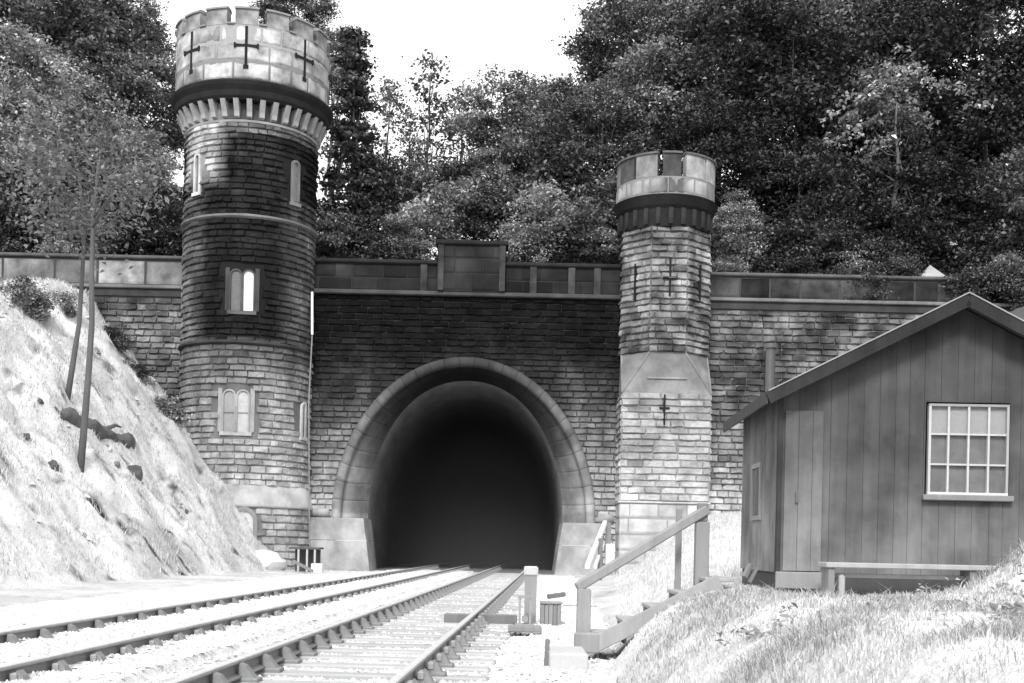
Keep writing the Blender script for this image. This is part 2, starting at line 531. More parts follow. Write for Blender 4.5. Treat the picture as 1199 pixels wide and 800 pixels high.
# plinths at the feet of the arch
for sgn in (-1, 1):
    mb = MB()
    for (z0, z1) in ((-.25, 1.02), (1.035, 1.93)):
        f0 = 1 - max(z0, 0) / 1.93; f1 = 1 - z1 / 1.93
        xo = AA + .85 if sgn < 0 else AA + .28
        xi0, xi1 = 4.02 - .30 * f0, 4.02 - .30 * f1
        yf = -.32
        vs = [(sgn*xo, yf, z0), (sgn*xi0, yf+.12, z0), (sgn*(xi0-.05), 2.0, z0), (sgn*xo, 2.0, z0),
              (sgn*xo, yf, z1), (sgn*xi1, yf+.12, z1), (sgn*(xi1-.05), 2.0, z1), (sgn*xo, 2.0, z1)]
        fs = [(0,1,5,4),(1,2,6,5),(4,5,6,7),(3,2,1,0),(0,4,7,3)]
        if sgn > 0: fs = [tuple(reversed(f)) for f in fs]
        mb.add(vs, fs, .34)
    mb.build('plinth', M['dressed'], portal)
    x0, x1 = (AA + .12, AA + .95) if sgn < 0 else (AA + .12, AA + .75)
    MB().tube([(sgn*x0, -.05, 2.12), (sgn*x1, -.05, 2.12)], .19, 12, tone=.36).build('base_roll', M['dressed'], portal, True)
# string course, parapet and central block
st = MB().box(WX0, WX1, -.24, .3, ZS - .1, ZS + .07, .06, .03)
st.build('string_course', M['dressed'], portal)
def parapet_tone(u, v): return .018 + .05 * max(0, n3(u, v, 5, .9))
ZP = SZ(440, 304, YW)
zc = SZ(554, 284, YW)
bx0, bx1 = SX(514, 290, YW) - AX, SX(593, 290, YW) - AX
for (a, b, z1, nm) in ((WX0, bx0, ZP, 'parapet'), (bx1, WX1, ZP, 'parapet')):
    S, L = poly_surf([(a, 0), (b, 0)])
    o = masonry(nm, S, 0, b - a, ZS + .07, z1 - .16, .62, 1.0, parapet_tone, M['dressed'], portal, .012, nu=4, nv=4, jit=.3)
    mb = MB().box(a + .01, b - .01, .01, .6, ZS + .07, z1 - .16, .03); mb.build('parapet_core', M['mortar'], portal)
    k = a
    mb = MB().box(a, b, -.14, .7, z1 - .16, z1, .025, .04); mb.build('coping', M['dressed'], portal)
S, L = poly_surf([(bx0, .55), (bx0, -.28), (bx1, -.28), (bx1, .55)])
masonry('centre_block', S, 0, L[-1], ZS + .07, zc - .18, .55, .9, parapet_tone, M['dressed'], portal, .015, breaks=L[1:-1], nu=4, nv=4)
MB().box(bx0 + .01, bx1 - .01, -.27, .54, ZS + .07, zc - .18, .03).build('centre_block_core', M['mortar'], portal)
MB().box(bx0 - .1, bx1 + .1, -.4, .7, zc - .18, zc, .02, .04).build('coping', M['dressed'], portal)
for px in (497, 583, 625, 670, 700):      # upright strips between parapet panels
    x = SX(px, 320, YW) - AX
    if bx0 - .2 < x < bx1 + .2: continue
    MB().box(x - .14, x + .14, -.09, .02, ZS + .08, ZP - .17, .05, .02).build('pilaster', M['stained'], portal)
for x in (bx0 + .13, bx1 - .13):
    MB().box(x - .12, x + .12, -.36, -.26, ZS + .08, zc - .19, .05, .02).build('pilaster', M['stained'], portal)
# roof of the passage so that no sky leaks over the lining
MB().box(WX0, WX1, .3, .75, 8.6, ZS, .05).build('wall_backing', M['mortar'], portal)

# ---- wing walls
def sst(t): t = min(max(t, 0), 1); return t * t * (3 - 2 * t)
def wing(name, label, x0, x1, tonef, ptone, pan, group=None):
    w = thing(name, label, 'wall', (x0, YW, 0), 0, group)
    S, L = poly_surf([(0, 0), (x1 - x0, 0)])
    zs = ZS + (-.05)
    masonry('wall_face', S, 0, x1 - x0, -.2, zs - .35, .25, .5, tonef, M['stone'], w, .06, jit=.2)
    MB().box(0, x1 - x0, .004, .8, -.3, zs - .02, .14).build('wall_core', M['mortar'], w)
    MB().box(0, x1 - x0, -.10, .002, zs - .33, zs - .02, .05, .02).build('frieze', M['dressed'], w)
    MB().box(0, x1 - x0, -.22, .3, zs - .02, zs + .12, .16, .03).build('string_course', M['dressed'], w)
    zt = ZP - (.22 if x0 > 0 else .05)
    masonry('parapet', S, 0, x1 - x0, zs + .12, zt - .14, 1.0, pan, ptone, M['stained'], w, .014, nu=4, nv=4, jit=.35, joint=.02)
    MB().box(0, x1 - x0, .004, .6, zs + .12, zt - .14, .05).build('parapet_core', M['mortar'], w)
    MB().box(0, x1 - x0, -.12, .7, zt - .14, zt, .10, .04).build('coping', M['dressed'], w)
    return w
LX0 = -34.0
def lt(u, v):
    x = u + LX0
    return drip(x, v, 2) * max(.05, .13 + .12 * n3(x, v, 2, .5) + .10 * n3(x, v, 7, 1.4) + .012 * (10 - v))
wing('wing_wall', 'pale rubble wing wall left of the round tower, running behind the two thin trunks', LX0, -13.2, lt, lambda u, v: .17 + .10 * n3(u, v, 4, .8), 1.5)
RX0 = 7.5
def rt_(u, v):
    k = .10 + .15 * n3(u, v * 1.4, 9, .6) + .12 * n3(u, v, 17, 1.8) - .10 * sst((u - 9) / 5) * sst((v - 6) / 3) + .055 * max(0, 7.5 - v)
    return max(.05, k) * drip(u, v, 3, .6)
wing('wing_wall', 'patchy whitened stone wing wall between the slim turret and the timber hut', RX0, 34.0, rt_, lambda u, v: (.05 + .07 * n3(u, v, 14, .7)) * (1 - .6 * sst((u - 6) / 4)), 1.4)

# ---- round tower (left)
TX, TY = SX(289, 480, 48.2), 48.2
TR = 2.56
tower = thing('round_tower', 'tall round castle tower with white battlemented top and black soot streak down its shaft', 'tower', (TX, TY, 0))
def zt(py): return SZ(290, py, TY - TR)
z_str1, z_str2, z_w0, z_w1 = zt(401), zt(253), zt(592), zt(568)
z_cb0, z_cb1, z_dr0, z_dr1, z_top = SZ(285, 141, 45.5), SZ(285, 117, 45.3), SZ(285, 92, 45.1), SZ(285, 27, 45.1), SZ(285, 6, 45.1)
TRr = 3.02
def tower_tone(u, v):
    a = math.degrees(u / TR)            # 0 = towards the viewer, + to the right
    a = (a + 180) % 360 - 180
    nn = n3(u, v, 11, .5) + .5 * n3(u, v, 21, 1.5)
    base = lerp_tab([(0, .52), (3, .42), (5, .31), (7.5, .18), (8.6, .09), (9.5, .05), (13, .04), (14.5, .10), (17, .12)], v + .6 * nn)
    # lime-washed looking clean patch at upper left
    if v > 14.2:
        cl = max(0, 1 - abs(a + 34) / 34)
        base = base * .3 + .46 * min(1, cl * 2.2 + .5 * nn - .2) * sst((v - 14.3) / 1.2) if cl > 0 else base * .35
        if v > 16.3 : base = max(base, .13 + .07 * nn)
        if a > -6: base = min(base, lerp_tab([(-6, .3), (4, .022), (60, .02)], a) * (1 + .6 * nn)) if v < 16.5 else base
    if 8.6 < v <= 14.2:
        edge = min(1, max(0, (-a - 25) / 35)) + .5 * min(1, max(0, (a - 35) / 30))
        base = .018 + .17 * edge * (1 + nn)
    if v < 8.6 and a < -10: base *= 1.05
    return max(.012, base) * drip(u, v, 4)
def sst(t): t = min(max(t, 0), 1); return t * t * (3 - 2 * t)
def boxskip(cx, cz, w, h, R):
    def f(u, v): return abs(((u - cx + math.pi * R) % (2 * math.pi * R)) - math.pi * R) < w / 2 + .1 and abs(v - cz) < h / 2 + .02
    return f
TC = math.degrees(math.atan2(TX, TY))   # bearing of the tower from the viewer
def ang(px, R=TR):
    """angle round the tower at which a point of the outline shows at photo column px"""
    best = None
    for i in range(-90, 91):
        a = R_(i); x = TX + R * math.sin(a); y = TY - R * math.cos(a)
        q = 600 + F * x / y + sr * 250
        d = abs(q - px)
        if best is None or d < best[0]: best = (d, a)
    return best[1]
winspec = [  # angle, z0, z1, pane tones, size
    (ang(283.5), zt(364), zt(317), (.13, .75), .95),
    (ang(279.5), zt(506), zt(458), (.28, .42), 1.05),
]
slits = [(ang(229), zt(222), zt(178), .42), (ang(342), zt(228), zt(180), .42), (ang(357), zt(506), zt(466), .40)]
skips = [boxskip(a * TR, (z0 + z1) / 2, w + .25, z1 - z0 + .35, TR) for a, z0, z1, _, w in winspec]
skips += [boxskip(a * TR, (z0 + z1) / 2, w + .1, z1 - z0 + .2, TR) for a, z0, z1, w in slits]
def tskip(u, v): return any(s(u, v) for s in skips)
S = round_surf(0, 0, TR)
H2 = math.pi * TR
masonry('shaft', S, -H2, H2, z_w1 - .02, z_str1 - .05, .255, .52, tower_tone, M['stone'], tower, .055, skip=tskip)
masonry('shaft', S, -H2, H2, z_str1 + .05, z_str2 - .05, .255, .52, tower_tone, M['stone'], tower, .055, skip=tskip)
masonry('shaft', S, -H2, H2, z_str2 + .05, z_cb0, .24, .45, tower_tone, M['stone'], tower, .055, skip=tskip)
mb = MB()
segz = np.linspace(z_w1 - .1, z_cb1, 40)
for za, zb in zip(segz, segz[1:]):
    n = 64; vs = []; ts = []
    for i in range(n + 1):
        a = -math.pi + 2 * math.pi * i / n
        for z in (za, zb):
            vs.append((TR * math.sin(a) * .999, -TR * math.cos(a) * .999, z)); ts.append(tower_tone(a * TR, z) * .5)
    mb.add(vs, [(2*i, 2*i+2, 2*i+3, 2*i+1) for i in range(n)], ts)
mb.build('shaft_core', M['mortar'], tower, True)
S2 = round_surf(0, 0, TR + .09)
masonry('base', S2, -H2 * 1.035, H2 * 1.035, -.3, z_w0 - .05, .27, .55, lambda u, v: .38 + .1 * n3(u, v, 3, 1), M['stone'], tower, .05, skip=boxskip(ang(290, TR+.1) * (TR + .09), zt(625), .95, zt(596) - zt(642) + .4, TR + .09))
MB().lathe([(TR + .085, -.4), (TR + .085, z_w0)], 64, closed=False, tone=.2).build('base_core', M['mortar'], tower, True)
mb = MB()
mb.lathe([(TR - .1, z_w0 - .08), (TR + .18, z_w0 - .06), (TR + .22, z_w0), (TR + .18, z_w0 + .06), (TR + .04, z_w1 + .02), (TR - .1, z_w1 + .02)], 96, tone=.42)
mb.build('weathering', M['dressed'], tower, True)
for z, t in ((z_str1, .05), (z_str2, .16)):
    MB().lathe([(TR - .1, z - .08), (TR + .05, z - .08), (TR + .15, z - .02), (TR + .15, z + .04), (TR + .02, z + .1), (TR - .1, z + .1)], 96, tone=t).build('string_course', M['dressed'], tower)
# corbel table
MB().lathe([(TR - .1, z_cb0 - .02), (TR + .05, z_cb0 - .02), (TR + .07, z_cb0 + .06), (TR - .1, z_cb0 + .08)], 96, tone=.3).build('corbel_sill', M['dressed'], tower)
cb = MB()
dz = z_cb1 - z_cb0
cb.add([(-.10, -(TR-.05), z_cb0+.1), (.10, -(TR-.05), z_cb0+.1), (.10, -(TR+.16), z_cb0+.16), (-.10, -(TR+.16), z_cb0+.16),
        (-.10, -(TR-.05), z_cb1+.05), (.10, -(TR-.05), z_cb1+.05), (.10, -(TR+.40), z_cb1+.05), (-.10, -(TR+.40), z_cb1+.05),
        (-.10, -(TR+.20), z_cb0+.45*dz), (.10, -(TR+.20), z_cb0+.45*dz)],
       [(0,3,2,1), (3,8,9,2), (8,7,6,9), (4,5,6,7), (0,4,7,8,3), (1,2,9,6,5)], .33)
cb0 = cb.build('corbel', M['dressed'], tower)
for k in range(1, 36):
    c = cb0.copy(); C.objects.link(c); c.parent = tower; c.rotation_euler = (0, 0, 2 * math.pi * k / 36)
MB().lathe([(TR - .1, z_cb1 + .03), (TRr - .12, z_cb1 + .03), (TRr - .02, z_cb1 + .15), (TRr + .02, z_cb1 + .35), (TRr + .14, z_dr0 - .2), (TRr + .18, z_dr0 - .08), (TRr + .08, z_dr0), (TR - .1, z_dr0)], 96, tone=.022).build('cornice', M['dressed'], tower, False)
# drum of dressed ashlar
def drum_tone(u, v):
    a = math.degrees(u / TRr)
    k = .42 + .22 * n3(u, v, 31, 1.1) + .12 * n3(u * .3, v, 33, 2)
    if abs(v - z_dr0 - .35) < .3: k *= .9
    return max(.08, k) * drip(u, v, 6, .35)
SD = round_surf(0, 0, TRr)
masonry('drum', SD, -math.pi*TRr, math.pi*TRr, z_dr0, z_dr1, .72, 1.15, drum_tone, M['stained'], tower, .012, nu=5, nv=4, jit=.22, joint=.012, mort=.35)
MB().lathe([(TRr - .45, z_dr0), (TRr - .004, z_dr0), (TRr - .004, z_dr1 - .005), (TRr - .45, z_dr1 - .005)], 96, tone=.25).build('drum_core', M['mortar'], tower, True)
MB().lathe([(0.01, z_dr0 + .3), (TRr - .45, z_dr0 + .3), (TRr - .45, z_dr0 + .4), (.01, z_dr0 + .4)], 48, tone=.15).build('tower_roof', M['dressed'], tower)
am = ang(281, TRr)
def merlon_mesh(R, th, a, z0, z1, tone, tcap):
    m = MB().lathe([(R - th, z0), (R, z0), (R, z1 - .1), (R - th, z1 - .1)], 6, -a/2, a/2, tone=tone)
    return m
me0 = None
for k in range(16):
    aa = am + 2 * math.pi * k / 16
    if me0 is None:
        me0 = merlon_mesh(TRr + .005, .45, R_(16.5), z_dr1 - .002, z_top, .26, .3).build('merlon', M['stained'], tower)
        cp0 = MB().lathe([(TRr - .5, z_top - .1), (TRr + .07, z_top - .1), (TRr + .07, z_top - .03), (TRr - .1, z_top + .03), (TRr - .4, z_top + .03)], 6, -R_(8.6), R_(8.6), tone=.22).build('coping', M['dressed'], me0)
        o, c2 = me0, cp0
    else:
        o = me0.copy(); C.objects.link(o); o.parent = tower
        c2 = cp0.copy(); C.objects.link(c2); c2.parent = o
    o.rotation_euler = (0, 0, aa)
sl = MB().lathe([(TRr - .45, z_dr1 - .004), (TRr + .05, z_dr1 - .004), (TRr + .05, z_dr1 + .06), (TRr - .45, z_dr1 + .06)], 8, R_(8.6), R_(22.5 - 8.6), tone=.2)
s0 = sl.build('embrasure_sill', M['dressed'], tower); s0.rotation_euler = (0, 0, am)
for k in range(1, 16):
    c = s0.copy(); C.objects.link(c); c.parent = tower; c.rotation_euler = (0, 0, am + 2 * math.pi * k / 16)
# cross loops: black plates painted as the dark of open slits
zc0, zc1, zca = SZ(281, 78, 45.1), SZ(281, 29, 45.1), SZ(281, 52, 45.1)
def cross(R, z0, z1, za, aw, w, tone=.6):
    m = MB()
    yo = -(R + .022)
    m.box(-w/2, w/2, yo, yo + .05, z0, z1, tone)
    m.box(-aw/2, -w/2, yo, yo + .05, za - w/2, za + w/2, tone)
    m.box(w/2, aw/2, yo, yo + .05, za - w/2, za + w/2, tone)
    for x in (-aw/2, aw/2): m.box(x - w*.35, x + w*.35, yo - .002, yo + .05, za - w*.95, za + w*.95, tone)
    m.box(-w, w, yo - .002, yo + .05, z0 - w*.4, z0 + w*1.2, tone)
    return m
x0 = cross(TRr, zc0, zc1, zca, .86, .10).build('arrow_loop', M['black'], tower)
x0.rotation_euler = (0, 0, am)
for k in range(1, 8):
    c = x0.copy(); C.objects.link(c); c.parent = tower; c.rotation_euler = (0, 0, am + 2 * math.pi * k / 8)
# windows
def arch_poly(cx, w, z0, z1, n=10):
    r = w / 2; pts = [(cx - r, z0), (cx + r, z0)]
    for i in range(n + 1):
        t = math.pi * i / n; pts.append((cx + r * math.cos(t), z1 - r + r * math.sin(t)))
    return pts
def bent(pts, R, y0, y1, mb, tone):
    """extrude outline pts (x,z) wrapped round radius R from depth y0 to y1 (outwards)"""
    n = len(pts); vs = []
    for off in (y0, y1):
        for x, z in pts:
            a = x / R; vs.append(((R + off) * math.sin(a), -(R + off) * math.cos(a), z))
    fs = [tuple(range(n, 2*n))]
    for i in range(n):
        j = (i + 1) % n; fs.append((i, j, n + j, n + i))
    mb.add(vs, fs, tone)
def frame_arch(mb, cx, w, z0, z1, R, t, y0, y1, tone, n=12):
    ins = arch_poly(cx, w, z0, z1, n)[2:]; r = w / 2
    inner = [(cx + r, z0)] + ins + [(cx - r, z0)]
    outer_ = [(cx + r + t, z0)] + [(cx + (r + t) * math.cos(math.pi*i/n), z1 - r + (r + t) * math.sin(math.pi*i/n)) for i in range(n+1)] + [(cx - r - t, z0)]
    m = len(inner); vs = []
    def w3(x, z, off): a = x / R; return ((R + off) * math.sin(a), -(R + off) * math.cos(a), z)
    for off in (y0, y1):
        for p in inner: vs.append(w3(*p, off))
        for p in outer_: vs.append(w3(*p, off))
    fs = []
    for i in range(m - 1):
        fs.append((2*m + i, 2*m + i + 1, 3*m + i + 1, 3*m + i))     # front
        fs.append((i, i+1, 2*m + i + 1, 2*m + i))
        fs.append((m + i, m + i + 1, 3*m + i + 1, 3*m + i))
    mb.add(vs, fs, tone)
for wi, (a, z0, z1, tones, w) in enumerate(winspec):
    w1 = w * .38
    fr = MB()
    for sx in (-1, 1):
        frame_arch(fr, sx * w * .245, w1, z0, z1, TR, .055, -.02, .075, .30 if wi else .07)
    bent([(-w*.56, z0 - .14), (w*.56, z0 - .14), (w*.56, z0), (-w*.56, z0)], TR, -.02, .11, fr, .4 if wi else .10)
    t0 = .22 if wi else .04
    for sx in (-1, 1):   # jambs filling the hole left in the coursing
        bent([(sx*w*.50, z0), (sx*(w*.5+.16), z0), (sx*(w*.5+.16), z1 + .1), (sx*w*.5, z1 + .1)][::sx], TR, -.02, .05, fr, t0 * 1.4)
    f = fr.build('window', M['dressed'], tower); f.rotation_euler = (0, 0, a)
    for sx, tn in zip((-1, 1), tones):
        pm = MB(); bent(arch_poly(sx * w * .245, w1, z0, z1), TR, -.02, .012, pm, tn)
        if wi: 
            bent([(sx*w*.245 - w1/2, z0 + (z1-z0)*.45), (sx*w*.245 + w1/2, z0 + (z1-z0)*.45), (sx*w*.245 + w1/2, z0 + (z1-z0)*.45 + .05), (sx*w*.245 - w1/2, z0 + (z1-z0)*.45 + .05)], TR, .013, .03, pm, tn * .5)
        p = pm.build('pane', M['mortar'], f)
        if wi == 0: p['label'] = 'boarded grey light' if sx < 0 else 'bright white light'
for a, z0, z1, w in slits:
    fr = MB(); tn = tower_tone(a * TR, (z0 + z1) / 2) + .16
    frame_arch(fr, 0, w * .5, z0, z1, TR, .10, -.02, .08, tn)
    bent([(-w*.6, z0 - .13), (w*.6, z0 - .13), (w*.6, z0), (-w*.6, z0)], TR, -.02, .12, fr, tn)
    f = fr.build('slit_window', M['dressed'], tower); f.rotation_euler = (0, 0, a)
    pm = MB(); bent(arch_poly(0, w * .5, z0, z1), TR, -.02, .012, pm, .8); pm.build('pane', M['glass'], f)
# door at the foot
a = ang(290, TR + .09); z0, z1 = zt(650), zt(598)
fr = MB(); frame_arch(fr, 0, .74, z0, z1, TR + .09, .15, -.02, .1, .3)
f = fr.build('door_surround', M['dressed'], tower); f.rotation_euler = (0, 0, a)
pm = MB(); bent(arch_poly(0, .74, z0, z1), TR + .09, -.02, .015, pm, .9); pm.build('door', M['white_paint'], f)

# ---- slim turret (right): square foot, broaches, octagonal shaft, round battlement
GX, GY = SX(775, 480, 48.3), 48.5
GH = 1.74
turret = thing('octagonal_turret', 'slimmer pale turret with octagonal shaft and dark-stained battlement right of the tunnel mouth', 'tower', (GX, GY, 0))
def zg(py, d=1.8): return SZ(778, py, GY - d)
g_b0, g_b1, g_s1, g_cb, g_dr0, g_dr1, g_top = zg(460), zg(412), zg(264), zg(240), zg(228), zg(207), zg(178)
sq = [(-GH, 1.2), (-GH, -GH), (GH, -GH), (GH, 1.2)]
S, L = poly_surf(sq)
def gt1(u, v): return drip(u, v, 8, .3) * lerp_tab([(2.5, .46), (5, .36), (7, .28)], v) + .08 * n3(u, v, 6, .8) + .06 * n3(u, v, 8, 2.5) + (.06 if v < 3.5 else 0)
masonry('square_foot', S, 0, L[-1], zg(588) + .02, g_b0, .27, .72, gt1, M['stone'], turret, .05, breaks=L[1:-1], jit=.16)
masonry('plinth', S, 0, L[-1], -.2, zg(588) - .06, .6, 1.1, lambda u, v: .46, M['dressed'], turret, .015, breaks=L[1:-1], jit=.1, nu=4, nv=4)
MB().box(-GH + .005, GH - .005, -GH + .005, 1.2, -.3, g_b0, .25).build('core', M['mortar'], turret)
MB().box(-GH - .07, GH + .07, -GH - .07, 1.2, zg(588) - .06, zg(588) + .02, .45, .02).build('plinth_course', M['dressed'], turret)
oc = []
for k in range(8):
    a = R_(22.5 + 45 * k); r = (GH - .03) / math.cos(R_(22.5))
    oc.append((r * math.sin(a), -r * math.cos(a)))
# broach stage
oc_in = [(x * .985, y * .985) for x, y in oc]
mb = MB()
sqp = [(GH, -GH), (GH, GH), (-GH, GH), (-GH, -GH)]   # corner after oct vertices 0(22.5),1(67.5)...
vs = [(x, y, g_b0) for x, y in sqp] + [(x, y, g_b1) for x, y in oc]
# oct vertex k at angle 22.5+45k from -Y turning to +X : 0,1 flank corner (GH,-GH); 2,3 flank (GH,GH); 4,5 (-GH,GH); 6,7 (-GH,-GH)
fs = []
for c in range(4):
    fs.append((c, 4 + 2*c + 1, 4 + 2*c))                       # broach triangle
    fs.append((c, (c+1) % 4, 4 + (2*c + 2) % 8, 4 + 2*c + 1))
fs.append((3, 2, 1, 0)); fs.append(tuple(range(4, 12)))
mb.add(vs, fs, [.24]*4 + [.15]*8)
mb.build('broach_stage', M['dressed'], turret)
MB().box(-.78, .78, -GH - .05, -GH + .3, g_b0 + .55, g_b0 + .62, .25).build('broach_moulding', M['dressed'], turret)
for c in range(4):   # sunk edges of the broaches
    a_, b_, c_ = Vector(vs[c]), Vector(vs[4+2*c]), Vector(vs[4+2*c+1])
    m2 = MB(); m2.beam(a_, b_, .07, .05, tone=.2); m2.beam(a_, c_, .07, .05, tone=.2)
    m2.build('broach_edge', M['dressed'], turret)
S8, L8 = poly_surf(oc[-1:] + oc, closed=False)
S8, L8 = poly_surf([oc[7], oc[0], oc[1], oc[2], oc[3], oc[4], oc[5], oc[6]], closed=True)
def gt2(u, v):
    k = .18 + .22 * n3(u, v, 41, .7) + .18 * n3(u, v, 43, 2.0)
    if v > g_s1 - .8: k = k * .8
    if v < g_b1 + 1.6: k *= .8
    return min(.7, max(.05, k)) * drip(u, v, 7, .55)
masonry('octagonal_shaft', S8, 0, L8[-1], g_b1, g_s1, .26, .5, gt2, M['stone'], turret, .065, breaks=L8[1:-1], jit=.22)
mb = MB(); mb.add([(x*.997, y*.997, z) for z in (g_b1, g_s1 + .1) for x, y in oc], [(k, (k+1) % 8, 8 + (k+1) % 8, 8 + k) for k in range(8)], .15); mb.build('shaft_core', M['mortar'], turret)
GR = 1.97
MB().lathe([(GH - .2, g_s1 - .04), (GH + .1, g_s1 - .02), (GH + .12, g_s1 + .15), (GR - .12, g_cb - .12), (GR - .02, g_cb), (GR + .10, g_dr0 - .12), (GR + .14, g_dr0 - .05), (GR + .05, g_dr0), (GR - .4, g_dr0)], 64, tone=.02).build('cornice', M['dressed'], turret)
cb = MB().box(-.09, .09, -GR + .05, -GH + .1, g_s1 + .05, g_cb - .1, .03, .01).build('corbel', M['stained'], turret)
for k in range(1, 24):
    c = cb.copy(); C.objects.link(c); c.parent = turret; c.rotation_euler = (0, 0, 2*math.pi*k/24)
SG = round_surf(0, 0, GR)
def gdt(u, v):
    a = math.degrees(u / GR); a = (a + 180) % 360 - 180
    if -8 < a < 18: return .10
    return .38 + .2 * n3(u, v, 51, 1.3)
masonry('drum', SG, -math.pi*GR, math.pi*GR, g_dr0, g_dr1, .7, .95, gdt, M['dressed'], turret, .012, jit=.2, joint=.012, mort=.3)
MB().lathe([(GR - .35, g_dr0), (GR - .004, g_dr0), (GR - .004, g_dr1 - .004), (GR - .35, g_dr1 - .004)], 64, tone=.2).build('drum_core', M['mortar'], turret)
MB().lathe([(.01, g_dr0 + .1), (GR - .34, g_dr0 + .1), (GR - .34, g_dr0 + .2), (.01, g_dr0 + .2)], 32, tone=.1).build('turret_roof', M['dressed'], turret)
for k in range(12):
    tn = {0: .06, 1: .30, 2: .32, 10: .08, 11: .2}.get(k, .2)
    hw = 13.2 if k else 10.5
    m_ = MB().lathe([(GR - .35, g_dr1), (GR + .005, g_dr1), (GR + .005, g_top - .09), (GR - .35, g_top - .09)], 6, -R_(hw), R_(hw), tone=tn).build('merlon', M['stained'], turret)
    m_.rotation_euler = (0, 0, R_(30 * k))
    MB().lathe([(GR - .42, g_top - .09), (GR + .07, g_top - .09), (GR + .07, g_top - .02), (GR - .1, g_top + .04), (GR - .35, g_top + .04)], 6, -R_(hw + .6), R_(hw + .6), tone=.12).build('coping', M['dressed'], m_)
def loop(cx, py0, py1, pya, aw, w, yo, rz=0.0):
    m = MB(); z0, z1 = zg(py1), zg(py0); za = zg(pya) if pya else None
    m.box(cx - w/2, cx + w/2, yo - .10, yo + .02, z0, z1, .6)
    if za:
        for s in (-1, 1): m.box(*sorted((cx + s*w/2, cx + s*aw/2)), yo - .10, yo + .02, za - w/2, za + w/2, .6)
    o = m.build('arrow_loop', M['black'], turret); o.rotation_euler = (0, 0, rz); return o  # black bars paint the dark of the open slit
loop(.03, 302, 347, 325, .55, .075, -GH - .0)
loop(.0, 306, 350, None, 0, .08, -GH, R_(45)); loop(.0, 306, 350, None, 0, .08, -GH, -R_(45))
loop(-.08, 462, 500, 478, .4, .07, -GH - .005)

# pyramid-capped pier seen over the hut roof
q = P(1089, 328, 49.3)
pier = thing('pyramid_capped_pier', 'small pale pyramid cap on the wall top just above the hut ridge', 'pier', (q.x, 49.3, 0))
MB().box(-.42, .42, -.4, .4, 11, q.z, .2, .02).build('shaft', M['stained'], pier)
mb = MB(); zz = q.z; h_ = .62
mb.add([(-.5,-.5,zz),(.5,-.5,zz),(.5,.5,zz),(-.5,.5,zz),(-.5,-.5,zz+.06),(.5,-.5,zz+.06),(.5,.5,zz+.06),(-.5,.5,zz+.06),(0,0,zz+h_)],
       [(3,2,1,0),(0,1,5,4),(1,2,6,5),(2,3,7,6),(3,0,4,7),(4,5,8),(5,6,8),(6,7,8),(7,4,8)], .3)
mb.build('cap', M['dressed'], pier)

# drainpipe in the angle between round tower and portal
dp = thing('drainpipe', 'thin drainpipe with white-painted upper length beside the round tower', 'pipe', tuple(P(363, 650, 47.2)))
a0 = P(366, 342, 47.6) - dp.location; a1 = P(366, 392, 47.5) - dp.location; a2 = P(362, 470, 47.3) - dp.location
MB().tube([a1, a0], .05, 8).build('upper_pipe', M['white_paint'], dp)
MB().tube([(0, 0, 0), a2, a1], .028, 8, tone=.8).build('lower_pipe', M['timber'], dp)

